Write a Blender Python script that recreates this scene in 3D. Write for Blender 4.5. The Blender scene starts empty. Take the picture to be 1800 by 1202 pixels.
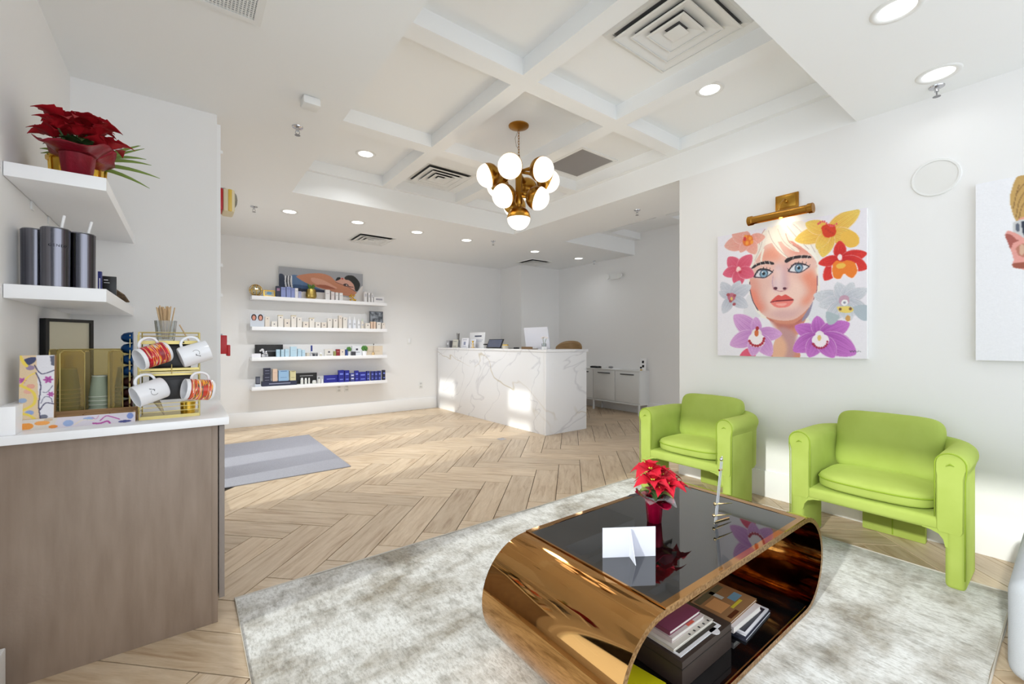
import bpy, bmesh, math, random
import numpy as np
from mathutils import Vector, Matrix
C = bpy.context.scene.collection
sc = bpy.context.scene
PI = math.pi

# ---------------------------------------------------------------- camera, sky, sun, exposure
cam = bpy.data.cameras.new('camera'); co = bpy.data.objects.new('camera', cam); C.objects.link(co)
cam.sensor_width = 36; cam.lens = 757 / 1800 * 36; cam.clip_start = .02
co.location = (0, 0, 1.2); co.rotation_euler = (PI / 2, 0, -math.radians(37.2))
sc.camera = co
w = bpy.data.worlds.new('sky'); sc.world = w; w.use_nodes = True
w.node_tree.nodes['Background'].inputs[0].default_value = (.87, .93, 1, 1)
w.node_tree.nodes['Background'].inputs[1].default_value = 2.15
sun = bpy.data.lights.new('sun', 'SUN'); so = bpy.data.objects.new('sun', sun); C.objects.link(so)
sun.energy = 2.8; sun.angle = math.radians(1.8); sun.color = (1, .97, .92)
so.rotation_euler = Vector((1, .11, -.43)).to_track_quat('-Z', 'Y').to_euler()
sc.view_settings.view_transform = 'Standard'; sc.view_settings.look = 'None'
sc.view_settings.exposure = 0.07; sc.view_settings.gamma = 1; sc.view_settings.use_curve_mapping = False

# ---------------------------------------------------------------- materials
def lin(c):
    c = [x / 255 for x in c]
    return tuple(x / 12.92 if x <= .04045 else ((x + .055) / 1.055) ** 2.4 for x in c) + (1,)
MATS = {}
def mat(name, c, rough=.5, metal=0, spec=.5, emit=0, emc=None, sheen=0, coat=0, bump=None, noise=None, trans=0):
    """bump=(scale,strength); noise=(scale,other colour,stretch,lo,hi)"""
    if name in MATS: return MATS[name]
    m = bpy.data.materials.new(name); m.use_nodes = True; nt = m.node_tree; N = nt.nodes; Lk = nt.links
    b = N['Principled BSDF']
    b.inputs['Base Color'].default_value = lin(c); b.inputs['Roughness'].default_value = rough
    b.inputs['Metallic'].default_value = metal; b.inputs['Specular IOR Level'].default_value = spec
    if emit:
        b.inputs['Emission Color'].default_value = lin(emc or c); b.inputs['Emission Strength'].default_value = emit
    if sheen:
        b.inputs['Sheen Weight'].default_value = sheen; b.inputs['Sheen Roughness'].default_value = .4
        b.inputs['Sheen Tint'].default_value = lin(c)
    if coat: b.inputs['Coat Weight'].default_value = coat; b.inputs['Coat Roughness'].default_value = .05
    if trans: b.inputs['Transmission Weight'].default_value = trans
    if noise or bump:
        tc = N.new('ShaderNodeTexCoord')
    if noise:
        s, c2, st, lo, hi = noise
        mp = N.new('ShaderNodeMapping'); mp.inputs['Scale'].default_value = st
        Lk.new(tc.outputs['Object'], mp.inputs[0])
        n = N.new('ShaderNodeTexNoise'); n.inputs['Scale'].default_value = s; n.inputs['Detail'].default_value = 5
        Lk.new(mp.outputs[0], n.inputs['Vector'])
        r = N.new('ShaderNodeValToRGB'); r.color_ramp.elements[0].position = lo; r.color_ramp.elements[1].position = hi
        r.color_ramp.elements[0].color = lin(c); r.color_ramp.elements[1].color = lin(c2)
        Lk.new(n.outputs[0], r.inputs[0]); Lk.new(r.outputs[0], b.inputs['Base Color'])
    if bump:
        n2 = N.new('ShaderNodeTexNoise'); n2.inputs['Scale'].default_value = bump[0]; n2.inputs['Detail'].default_value = 3
        Lk.new(tc.outputs['Object'], n2.inputs['Vector'])
        bp = N.new('ShaderNodeBump'); bp.inputs['Strength'].default_value = bump[1]; bp.inputs['Distance'].default_value = .003
        Lk.new(n2.outputs[0], bp.inputs['Height']); Lk.new(bp.outputs[0], b.inputs['Normal'])
    MATS[name] = m
    return m
def glassy(name, tint=(255, 255, 255), alpha=.08, rough=.02, gloss=.12, base=None):
    m = bpy.data.materials.new(name); m.use_nodes = True; nt = m.node_tree; N = nt.nodes; Lk = nt.links
    out = N['Material Output']; N.remove(N['Principled BSDF'])
    t = N.new('ShaderNodeBsdfTransparent'); t.inputs[0].default_value = lin(tint)
    g = N.new('ShaderNodeBsdfGlossy'); g.inputs['Roughness'].default_value = rough
    f = N.new('ShaderNodeFresnel'); f.inputs[0].default_value = 1.5
    mx = N.new('ShaderNodeMixShader'); Lk.new(f.outputs[0], mx.inputs[0]); Lk.new(t.outputs[0], mx.inputs[1]); Lk.new(g.outputs[0], mx.inputs[2])
    last = mx
    if base:
        d = N.new('ShaderNodeBsdfDiffuse'); d.inputs[0].default_value = lin(base)
        m2 = N.new('ShaderNodeMixShader'); m2.inputs[0].default_value = alpha
        Lk.new(mx.outputs[0], m2.inputs[1]); Lk.new(d.outputs[0], m2.inputs[2]); last = m2
    Lk.new(last.outputs[0], out.inputs[0])
    return m

M_wall = mat('wall_paint', (240, 239, 238), .7, bump=(180, .08))
M_ceil = mat('ceiling_paint', (246, 247, 247), .8, bump=(220, .05))
M_trim = mat('trim_paint', (244, 244, 244), .4)
M_white = mat('white_lacquer', (245, 245, 247), .3)
M_wshelf = mat('shelf_laminate', (246, 246, 248), .35)
M_brass = mat('aged_brass', (186, 140, 60), .28, 1)
M_brassd = mat('brushed_brass', (168, 120, 50), .38, 1, bump=(60, .1))
M_gold = mat('pale_gold_metal', (214, 196, 128), .35, .8)
M_goldy = mat('yellow_gold', (226, 184, 72), .25, .9)
M_chrome = mat('chrome', (200, 200, 204), .15, 1)
M_dark = mat('dark_recess', (22, 22, 24), .8)
M_black = mat('black_satin', (18, 18, 20), .35)
M_opal = mat('opal_glass', (255, 248, 236), .25, emit=1.15, emc=(255, 244, 226))
M_led = mat('led_diffuser', (255, 255, 255), .4, emit=4.0, emc=(255, 252, 246))
M_plastic = mat('white_plastic', (236, 236, 234), .4)
M_grey = mat('grey_metal', (150, 150, 152), .4, .7)
M_red = mat('fire_red', (190, 24, 34), .4)
M_quartz = mat('white_quartz', (248, 248, 250), .18)
M_taupe = mat('taupe_cabinet_wood', (152, 134, 119), .45, noise=(5, (134, 116, 101), (5, 5, .7), .3, .75), bump=(90, .1))
M_taupe2 = mat('taupe_door', (140, 130, 124), .4)
M_green = mat('lime_velvet', (170, 187, 94), .85, spec=.2, sheen=.55, noise=(5, (158, 175, 80), (1, 1, 1), .35, .75), bump=(14, .25))
M_seam = mat('velvet_piping', (140, 164, 44), .9, sheen=.3)
M_clear = glassy('clear_glass', (246, 248, 248), .12, .02, base=(226, 230, 232))
M_pane = glassy('window_glass', (250, 253, 252))
M_mesh = glassy('gold_mesh', (240, 230, 190), .14, .3, base=(196, 176, 104))

# oak planks
def plank_mat():
    m = bpy.data.materials.new('oak_plank'); m.use_nodes = True; nt = m.node_tree; N = nt.nodes; Lk = nt.links
    b = N['Principled BSDF']; tc = N.new('ShaderNodeTexCoord'); oi = N.new('ShaderNodeObjectInfo')
    vm = N.new('ShaderNodeVectorMath'); vm.operation = 'SCALE'
    cv = N.new('ShaderNodeCombineXYZ'); Lk.new(oi.outputs['Random'], cv.inputs[0]); Lk.new(oi.outputs['Random'], cv.inputs[1])
    Lk.new(cv.outputs[0], vm.inputs[0]); vm.inputs['Scale'].default_value = 37
    ad = N.new('ShaderNodeVectorMath'); Lk.new(tc.outputs['Object'], ad.inputs[0]); Lk.new(vm.outputs[0], ad.inputs[1])
    def noise(scale, sx, sy, det, dist=0):
        mp = N.new('ShaderNodeMapping'); mp.inputs['Scale'].default_value = (sx, sy, 1); Lk.new(ad.outputs[0], mp.inputs[0])
        n = N.new('ShaderNodeTexNoise'); n.inputs['Scale'].default_value = scale; n.inputs['Detail'].default_value = det
        n.inputs['Distortion'].default_value = dist; Lk.new(mp.outputs[0], n.inputs['Vector']); return n
    g1 = noise(3, 1.1, 9, 6, .8); g2 = noise(22, 1, 14, 4, .3)
    r = N.new('ShaderNodeValToRGB'); e = r.color_ramp.elements
    e[0].position = .28; e[0].color = lin((174, 146, 116)); e[1].position = .72; e[1].color = lin((216, 196, 170))
    k = r.color_ramp.elements.new(.45); k.color = lin((200, 177, 148))
    Lk.new(g1.outputs[0], r.inputs[0])
    r2 = N.new('ShaderNodeValToRGB'); r2.color_ramp.elements[0].position = .3; r2.color_ramp.elements[0].color = (.86, .84, .82, 1); r2.color_ramp.elements[1].position = .6; r2.color_ramp.elements[1].color = (1, 1, 1, 1)
    Lk.new(g2.outputs[0], r2.inputs[0])
    mx = N.new('ShaderNodeMix'); mx.data_type = 'RGBA'; mx.blend_type = 'MULTIPLY'; mx.inputs[0].default_value = .8
    Lk.new(r.outputs[0], mx.inputs[6]); Lk.new(r2.outputs[0], mx.inputs[7])
    hs = N.new('ShaderNodeHueSaturation'); mr = N.new('ShaderNodeMapRange'); mr.inputs[3].default_value = .88; mr.inputs[4].default_value = 1.08
    Lk.new(oi.outputs['Random'], mr.inputs[0]); Lk.new(mr.outputs[0], hs.inputs['Value']); Lk.new(mx.outputs[2], hs.inputs['Color'])
    Lk.new(hs.outputs[0], b.inputs['Base Color']); b.inputs['Roughness'].default_value = .38
    bp = N.new('ShaderNodeBump'); bp.inputs['Strength'].default_value = .15; bp.inputs['Distance'].default_value = .002
    Lk.new(g2.outputs[0], bp.inputs['Height']); Lk.new(bp.outputs[0], b.inputs['Normal'])
    return m
M_plank = plank_mat()
M_grout = mat('dark_joint', (70, 58, 48), .9)

def marble_mat():
    m = bpy.data.materials.new('calacatta_marble'); m.use_nodes = True; nt = m.node_tree; N = nt.nodes; Lk = nt.links
    b = N['Principled BSDF']; tc = N.new('ShaderNodeTexCoord')
    def veins(rot, scale, w0, w1, col, dist):
        mp = N.new('ShaderNodeMapping'); mp.vector_type = 'TEXTURE'; mp.inputs['Rotation'].default_value = rot; mp.inputs['Scale'].default_value = tuple(1 / v for v in scale); mp.inputs['Location'].default_value = (.37, 1.1, .6)
        Lk.new(tc.outputs['Object'], mp.inputs[0])
        n = N.new('ShaderNodeTexNoise'); n.inputs['Scale'].default_value = 1; n.inputs['Detail'].default_value = 3.5; n.inputs['Roughness'].default_value = .45
        n.inputs['Distortion'].default_value = dist; Lk.new(mp.outputs[0], n.inputs['Vector'])
        s = N.new('ShaderNodeMath'); s.operation = 'SUBTRACT'; s.inputs[1].default_value = .5; Lk.new(n.outputs[0], s.inputs[0])
        a = N.new('ShaderNodeMath'); a.operation = 'ABSOLUTE'; Lk.new(s.outputs[0], a.inputs[0])
        r = N.new('ShaderNodeValToRGB'); r.color_ramp.elements[0].position = w0; r.color_ramp.elements[0].color = lin(col)
        r.color_ramp.elements[1].position = w1; r.color_ramp.elements[1].color = (1, 1, 1, 1)
        Lk.new(a.outputs[0], r.inputs[0]); return r
    v1 = veins((.55, .2, .1), (.8, .55, 1.5), .0, .010, (206, 192, 160), .35)
    v2 = veins((-.5, .4, .9), (1.2, .8, 2.2), .0, .012, (216, 216, 220), .5)
    mk = N.new('ShaderNodeTexNoise'); mk.inputs['Scale'].default_value = 1.4; Lk.new(tc.outputs['Object'], mk.inputs['Vector'])
    mr = N.new('ShaderNodeMapRange'); mr.inputs[1].default_value = .42; mr.inputs[2].default_value = .62; Lk.new(mk.outputs[0], mr.inputs[0])
    base = N.new('ShaderNodeMix'); base.data_type = 'RGBA'; base.blend_type = 'MULTIPLY'; base.inputs[6].default_value = (1, 1, 1, 1); mr.inputs[4].default_value = .75
    Lk.new(mr.outputs[0], base.inputs[0]); Lk.new(v1.outputs[0], base.inputs[7])
    b2 = N.new('ShaderNodeMix'); b2.data_type = 'RGBA'; b2.blend_type = 'MULTIPLY'; b2.inputs[0].default_value = .6
    Lk.new(base.outputs[2], b2.inputs[6]); Lk.new(v2.outputs[0], b2.inputs[7]); base = b2
    m3 = N.new('ShaderNodeMix'); m3.data_type = 'RGBA'; m3.blend_type = 'MULTIPLY'; m3.inputs[0].default_value = 1; m3.inputs[7].default_value = lin((240, 240, 242))
    Lk.new(base.outputs[2], m3.inputs[6]); Lk.new(m3.outputs[2], b.inputs['Base Color']); b.inputs['Roughness'].default_value = .16
    return m
M_marble = marble_mat()

def rug_mat():
    m = bpy.data.materials.new('faded_rug'); m.use_nodes = True; nt = m.node_tree; N = nt.nodes; Lk = nt.links
    b = N['Principled BSDF']; tc = N.new('ShaderNodeTexCoord')
    def nz(scale, st, det, lo, hi, c0, c1):
        mp = N.new('ShaderNodeMapping'); mp.inputs['Scale'].default_value = st; Lk.new(tc.outputs['Object'], mp.inputs[0])
        n = N.new('ShaderNodeTexNoise'); n.inputs['Scale'].default_value = scale; n.inputs['Detail'].default_value = det; n.inputs['Roughness'].default_value = .65
        Lk.new(mp.outputs[0], n.inputs['Vector'])
        r = N.new('ShaderNodeValToRGB'); r.color_ramp.elements[0].position = lo; r.color_ramp.elements[0].color = lin(c0)
        r.color_ramp.elements[1].position = hi; r.color_ramp.elements[1].color = lin(c1); Lk.new(n.outputs[0], r.inputs[0]); return n, r
    _, a = nz(2.2, (1, 1.6, 1), 9, .36, .56, (160, 152, 138), (226, 226, 224))
    nf, f = nz(70, (1.6, .6, 1), 4, .3, .55, (186, 184, 178), (255, 255, 255))
    _, d = nz(9, (1.7, .7, 1), 6, .33, .5, (176, 172, 164), (255, 255, 255))
    m1 = N.new('ShaderNodeMix'); m1.data_type = 'RGBA'; m1.blend_type = 'MULTIPLY'; m1.inputs[0].default_value = .7
    Lk.new(a.outputs[0], m1.inputs[6]); Lk.new(f.outputs[0], m1.inputs[7])
    m2 = N.new('ShaderNodeMix'); m2.data_type = 'RGBA'; m2.blend_type = 'MULTIPLY'; m2.inputs[0].default_value = .6
    Lk.new(m1.outputs[2], m2.inputs[6]); Lk.new(d.outputs[0], m2.inputs[7]); Lk.new(m2.outputs[2], b.inputs['Base Color'])
    b.inputs['Roughness'].default_value = .95; b.inputs['Specular IOR Level'].default_value = .1; b.inputs['Sheen Weight'].default_value = .2
    bp = N.new('ShaderNodeBump'); bp.inputs['Strength'].default_value = .5; bp.inputs['Distance'].default_value = .004
    Lk.new(nf.outputs[0], bp.inputs['Height']); Lk.new(bp.outputs[0], b.inputs['Normal'])
    return m
M_rug = rug_mat()
M_mat = mat('grey_door_mat', (168, 168, 176), .95, spec=.1, noise=(260, (146, 146, 154), (1, 1, 1), .35, .65), bump=(300, .5))
M_bronze = mat('polished_bronze', (196, 148, 92), .045, 1, noise=(2, (182, 134, 78), (1, 1, 1), .3, .7))
M_bronzee = mat('bronze_edge', (198, 160, 112), .3, 1, noise=(90, (150, 110, 64), (1, 1, 1), .4, .6))  # speckle in the colour stands in for the rug's reflection
M_blackglass = mat('black_glass', (9, 9, 10), .015, spec=.7, coat=.4)

# ---------------------------------------------------------------- mesh helpers
class MB:
    def __init__(s): s.bm = bmesh.new()
    def _merge(s, b, M=None):
        if M is not None: bmesh.ops.transform(b, matrix=M, verts=b.verts)
        me = bpy.data.meshes.new('t'); b.to_mesh(me); b.free(); s.bm.from_mesh(me); bpy.data.meshes.remove(me); return s
    def box(s, x0, x1, y0, y1, z0, z1, bev=0, seg=2, M=None):
        b = bmesh.new(); bmesh.ops.create_cube(b, size=1)
        for v in b.verts:
            v.co = ((x0 + x1) / 2 + v.co.x * (x1 - x0), (y0 + y1) / 2 + v.co.y * (y1 - y0), (z0 + z1) / 2 + v.co.z * (z1 - z0))
        if bev: bmesh.ops.bevel(b, geom=b.edges[:], offset=bev, segments=seg, affect='EDGES', profile=.5)
        return s._merge(b, M)
    def tube(s, pts, r, seg=8, closed=False, cap=True):
        pts = [Vector(p) for p in pts]; n = len(pts); rs = r if isinstance(r, (list, tuple)) else [r] * n
        rings = []; prev = None
        for i, p in enumerate(pts):
            if closed: d = pts[(i + 1) % n] - pts[i - 1]
            else: d = pts[min(i + 1, n - 1)] - pts[max(i - 1, 0)]
            d.normalize()
            if prev is None:
                a = Vector((0, 0, 1)) if abs(d.z) < .9 else Vector((1, 0, 0)); u = d.cross(a).normalized()
            else:
                u = (prev - d * prev.dot(d)); u = u.normalized() if u.length > 1e-6 else d.orthogonal().normalized()
            prev = u; v = d.cross(u)
            rings.append([s.bm.verts.new(p + (u * math.cos(2 * PI * k / seg) + v * math.sin(2 * PI * k / seg)) * rs[i]) for k in range(seg)])
        for i in range(n if closed else n - 1):
            A, B = rings[i], rings[(i + 1) % n]
            for k in range(seg): s.bm.faces.new((A[k], A[(k + 1) % seg], B[(k + 1) % seg], B[k]))
        if cap and not closed:
            s.bm.faces.new(rings[0][::-1]); s.bm.faces.new(rings[-1])
        return s
    def lathe(s, prof, c=(0, 0, 0), seg=24, M=None, close=False, ruffle=None):
        b = bmesh.new(); rings = []
        for i, (r, z) in enumerate(prof):
            ring = []
            for k in range(seg):
                a = 2 * PI * k / seg; rr = r
                if ruffle: rr = r * (1 + ruffle[i] * math.sin(a * ruffle[-2] + i * .3)) ; zz = z + (ruffle[i] * ruffle[-1] * math.cos(a * ruffle[-2] * .5 + 1))
                else: zz = z
                ring.append(b.verts.new((c[0] + rr * math.cos(a), c[1] + rr * math.sin(a), c[2] + zz)))
            rings.append(ring)
        for A, B in zip(rings, rings[1:]):
            for k in range(seg): b.faces.new((A[k], A[(k + 1) % seg], B[(k + 1) % seg], B[k]))
        if close: b.faces.new(rings[0][::-1]); b.faces.new(rings[-1])
        bmesh.ops.remove_doubles(b, verts=b.verts, dist=1e-6)
        return s._merge(b, M)
    def prism(s, poly, f, a, b_):
        """poly of 2D points, f(u,v,w)->xyz, extruded from w=a to w=b_"""
        A = [s.bm.verts.new(f(u, v, a)) for u, v in poly]; B = [s.bm.verts.new(f(u, v, b_)) for u, v in poly]; n = len(poly)
        s.bm.faces.new(A[::-1]); s.bm.faces.new(B)
        for k in range(n): s.bm.faces.new((A[k], A[(k + 1) % n], B[(k + 1) % n], B[k]))
        return s
    def grid(s, pts):
        V = [[s.bm.verts.new(p) for p in row] for row in pts]
        for a, b in zip(V, V[1:]):
            for k in range(len(a) - 1): s.bm.faces.new((a[k], a[k + 1], b[k + 1], b[k]))
        return s
    def ell(s, c, r, e1=1., e2=1., nu=24, nv=14, M=None):
        b = bmesh.new(); sg = lambda x, e: math.copysign(abs(x) ** e, x); rows = []
        for j in range(nv + 1):
            ph = -PI / 2 + PI * j / nv
            rows.append([b.verts.new((r[0] * sg(math.cos(ph), e1) * sg(math.cos(2 * PI * k / nu), e2), r[1] * sg(math.cos(ph), e1) * sg(math.sin(2 * PI * k / nu), e2), r[2] * sg(math.sin(ph), e1))) for k in range(nu)])
        for A, B in zip(rows, rows[1:]):
            for k in range(nu): b.faces.new((A[k], A[(k + 1) % nu], B[(k + 1) % nu], B[k]))
        bmesh.ops.remove_doubles(b, verts=b.verts, dist=1e-6)
        bmesh.ops.transform(b, matrix=(Matrix.Translation(c) @ (M or Matrix())), verts=b.verts)
        return s._merge(b)
    def build(s, name, m, parent=None, smooth=False, solid=0, loc=None, rot=None):
        bmesh.ops.recalc_face_normals(s.bm, faces=s.bm.faces)
        me = bpy.data.meshes.new(name); s.bm.to_mesh(me); s.bm.free(); me.materials.append(m)
        if smooth: me.shade_smooth() if smooth is True else me.shade_auto(smooth) if hasattr(me, 'shade_auto') else me.shade_smooth()
        o = bpy.data.objects.new(name, me); C.objects.link(o); o.parent = parent
        if loc: o.location = loc
        if rot: o.rotation_euler = rot
        if smooth and smooth is not True:
            try:
                me.shade_smooth(); me.set_sharp_from_angle(angle=smooth)
            except Exception: pass
        if solid:
            md = o.modifiers.new('thick', 'SOLIDIFY'); md.thickness = solid; md.offset = 0
        return o
SM = math.radians(35)
def tag(o, label=None, cat=None, group=None, kind=None):
    if label: o['label'] = label
    if cat: o['category'] = cat
    if group: o['group'] = group
    if kind: o['kind'] = kind
    return o
def thing(name, label, cat, loc=(0, 0, 0), rz=0, group=None, rot=None):
    o = bpy.data.objects.new(name, None); C.objects.link(o); o.location = loc
    o.rotation_euler = rot if rot else (0, 0, rz); o.empty_display_size = .05
    return tag(o, label, cat, group)
def copy_tree(o, parent=None):
    c = o.copy(); C.objects.link(c); c.parent = parent
    for ch in [x for x in bpy.data.objects if x.parent == o]: copy_tree(ch, c)
    return c
def struct(o): o['kind'] = 'structure'; return o
def bx(name, m, b, parent=None, bev=0, seg=2, M=None):
    return MB().box(*b, bev=bev, seg=seg, M=M).build(name, m, parent, smooth=SM if bev else False)
def text(name, s, size, m, parent, loc, rot, depth=.0004, align='CENTER'):
    cu = bpy.data.curves.new(name, 'FONT'); cu.body = s; cu.size = size; cu.extrude = depth; cu.align_x = align; cu.align_y = 'CENTER'; cu.resolution_u = 2
    t = bpy.data.objects.new('tmp', cu); C.objects.link(t)
    dg = bpy.context.evaluated_depsgraph_get(); me = bpy.data.meshes.new_from_object(t.evaluated_get(dg))
    bpy.data.objects.remove(t); bpy.data.curves.remove(cu); me.name = name; me.materials.clear(); me.materials.append(m)
    o = bpy.data.objects.new(name, me); C.objects.link(o); o.parent = parent; o.location = loc; o.rotation_euler = rot
    return o

# ---------------------------------------------------------------- flat artwork painted as colours of a fine canvas mesh
def crom(pts, closed=True, k=5):
    P = [np.array(p, float) for p in pts]; n = len(P); out = []
    for i in range(n if closed else n - 1):
        g = (lambda j: P[j % n]) if closed else (lambda j: P[max(0, min(n - 1, j))])
        p0, p1, p2, p3 = g(i - 1), g(i), g(i + 1), g(i + 2)
        for t in np.linspace(0, 1, k, endpoint=False):
            out.append(.5 * (2 * p1 + (p2 - p0) * t + (2 * p0 - 5 * p1 + 4 * p2 - p3) * t * t + (3 * p1 - p0 - 3 * p2 + p3) * t ** 3))
    if not closed: out.append(P[-1])
    return out
def paint(ops, W, H, nx, bg):
    ops = [list(o) for o in ops]
    ny = int(round(nx * H / W)); U, V = np.meshgrid((np.arange(nx + 1)) / nx, (np.arange(ny + 1)) / nx)
    img = np.zeros((ny + 1, nx + 1, 3)); img[:] = bg
    rng = np.random.default_rng(3)
    def region(x0, x1, y0, y1):
        a = max(0, int(x0 * nx) - 1); b = min(nx + 1, int(x1 * nx) + 2); c = max(0, int(y0 * nx) - 1); d = min(ny + 1, int(y1 * nx) + 2)
        return (slice(c, max(c, d)), slice(a, max(a, b)))
    def inside(R, pts):
        u = U[R]; v = V[R]; ins = np.zeros(u.shape, bool); n = len(pts)
        for i in range(n):
            x0, y0 = pts[i]; x1, y1 = pts[(i + 1) % n]
            if y0 == y1: continue
            ins ^= ((y0 > v) != (y1 > v)) & (u < (x1 - x0) * (v - y0) / (y1 - y0) + x0)
        return ins
    for o in ops:
        k = o[0]; col = np.array(o[1], float)
        if k in 'pP':
            pts = crom(o[2]) if k == 'p' else o[2]
            xs = [p[0] for p in pts]; ys = [p[1] for p in pts]; R = region(min(xs), max(xs), min(ys), max(ys))
            if U[R].size: img[R][inside(R, pts)] = col
        elif k == 'b':
            pts = crom(o[2]); xs = [p[0] for p in pts]; ys = [p[1] for p in pts]; R = region(min(xs), max(xs), min(ys), max(ys)); m = inside(R, pts)
            for _ in range(o[1]):
                p = np.pad(img, ((1, 1), (1, 1), (0, 0)), 'edge'); bl = (p[:-2, 1:-1] + p[2:, 1:-1] + p[1:-1, :-2] + p[1:-1, 2:]) * .25; img[R][m] = bl[R][m]
        elif k == 'e':
            (cx, cy), rx, ry = o[2], o[3], o[4]; R = region(cx - rx, cx + rx, cy - ry, cy + ry)
            if U[R].size: img[R][((U[R] - cx) / rx) ** 2 + ((V[R] - cy) / ry) ** 2 < 1] = col
        elif k == 'l':
            w_ = max(o[2], .9 / nx); pts = crom(o[3], False, 8)
            for (ax, ay), (bx_, by) in zip(pts, pts[1:]):
                R = region(min(ax, bx_) - w_, max(ax, bx_) + w_, min(ay, by) - w_, max(ay, by) + w_)
                if not U[R].size: continue
                dx, dy = bx_ - ax, by - ay; L2 = dx * dx + dy * dy + 1e-12
                t = np.clip(((U[R] - ax) * dx + (V[R] - ay) * dy) / L2, 0, 1)
                img[R][np.hypot(U[R] - ax - t * dx, V[R] - ay - t * dy) < w_ / 2] = col
        elif k == 't':
            c2 = np.array(o[2], float); (ax, ay), (tx, ty), wr = o[3], o[4], o[5]
            dx, dy = tx - ax, ty - ay; Ln = math.hypot(dx, dy); R = region(min(ax, tx) - Ln * .5, max(ax, tx) + Ln * .5, min(ay, ty) - Ln * .5, max(ay, ty) + Ln * .5)
            if not U[R].size: continue
            a = ((U[R] - ax) * dx + (V[R] - ay) * dy) / Ln ** 2; s = (-(U[R] - ax) * dy + (V[R] - ay) * dx) / Ln ** 2
            hw = wr * .5 * np.sin(np.clip(a, 0, 1) ** .85 * PI) ** .62; m = (a > 0) & (a < 1) & (np.abs(s) < hw)
            q = np.clip(s / np.maximum(hw, 1e-6), -1, 1)
            sh = np.clip(.55 * (1 - a) + .25 * np.abs(q) ** 2 * 0 + .22 * np.cos(q * 13) * (1 - a * .6) * .5 + .12, 0, 1)[..., None]
            cc = col * (1 - sh) + c2 * sh
            edge = (np.abs(q) > .9)[..., None]; cc = np.where(edge, cc * .6 + np.array([250, 235, 240]) * .4, cc); cc = cc * (1 - .1 * (np.sin(q * 30 + a * 3) > .75))[..., None]
            img[R][m] = cc[m]
    img += rng.normal(0, 2.2, img.shape[:2])[..., None]
    return np.clip(img, 0, 255), nx, ny
def canvas_mat():
    m = bpy.data.materials.new('canvas_paint'); m.use_nodes = True; nt = m.node_tree
    a = nt.nodes.new('ShaderNodeVertexColor'); a.layer_name = 'paint'
    b = nt.nodes['Principled BSDF']; nt.links.new(a.outputs[0], b.inputs['Base Color']); b.inputs['Roughness'].default_value = .55
    return m
M_canvas = canvas_mat()
def canvas(name, ops, W, H, nx, bg, parent, O, ux, uz, soft=1):
    """O top-left corner, ux/uz unit vectors right and down"""
    img, nx, ny = paint(ops, W, H, nx, bg)
    for _ in range(soft):
        p = np.pad(img, ((1, 1), (1, 1), (0, 0)), 'edge'); img = img * .5 + (p[:-2, 1:-1] + p[2:, 1:-1] + p[1:-1, :-2] + p[1:-1, 2:]) * .125
    c = img / 255; c = np.where(c <= .04045, c / 12.92, ((c + .055) / 1.055) ** 2.4)
    O, ux, uz = (np.array(v, float) for v in (O, ux, uz)); s = W / nx
    jj, ii = np.mgrid[0:ny + 1, 0:nx + 1]
    co_ = O + ii[..., None] * s * ux + jj[..., None] * s * (H / W * nx / ny) * uz
    me = bpy.data.meshes.new(name); idx = np.arange((nx + 1) * (ny + 1)).reshape(ny + 1, nx + 1)
    f = np.stack([idx[:-1, :-1], idx[1:, :-1], idx[1:, 1:], idx[:-1, 1:]], -1).reshape(-1, 4)
    me.vertices.add(idx.size); me.vertices.foreach_set('co', co_.reshape(-1)); me.loops.add(f.size); me.loops.foreach_set('vertex_index', f.reshape(-1).astype(np.int32))
    me.polygons.add(len(f)); me.polygons.foreach_set('loop_start', np.arange(0, f.size, 4, dtype=np.int32)); me.update(calc_edges=True)
    ca = me.color_attributes.new('paint', 'FLOAT_COLOR', 'POINT'); ca.data.foreach_set('color', np.concatenate([c.reshape(-1, 3), np.ones((idx.size, 1))], 1).reshape(-1).astype(np.float32))
    me.materials.append(M_canvas); o = bpy.data.objects.new(name, me); C.objects.link(o); o.parent = parent
    return o
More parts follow.
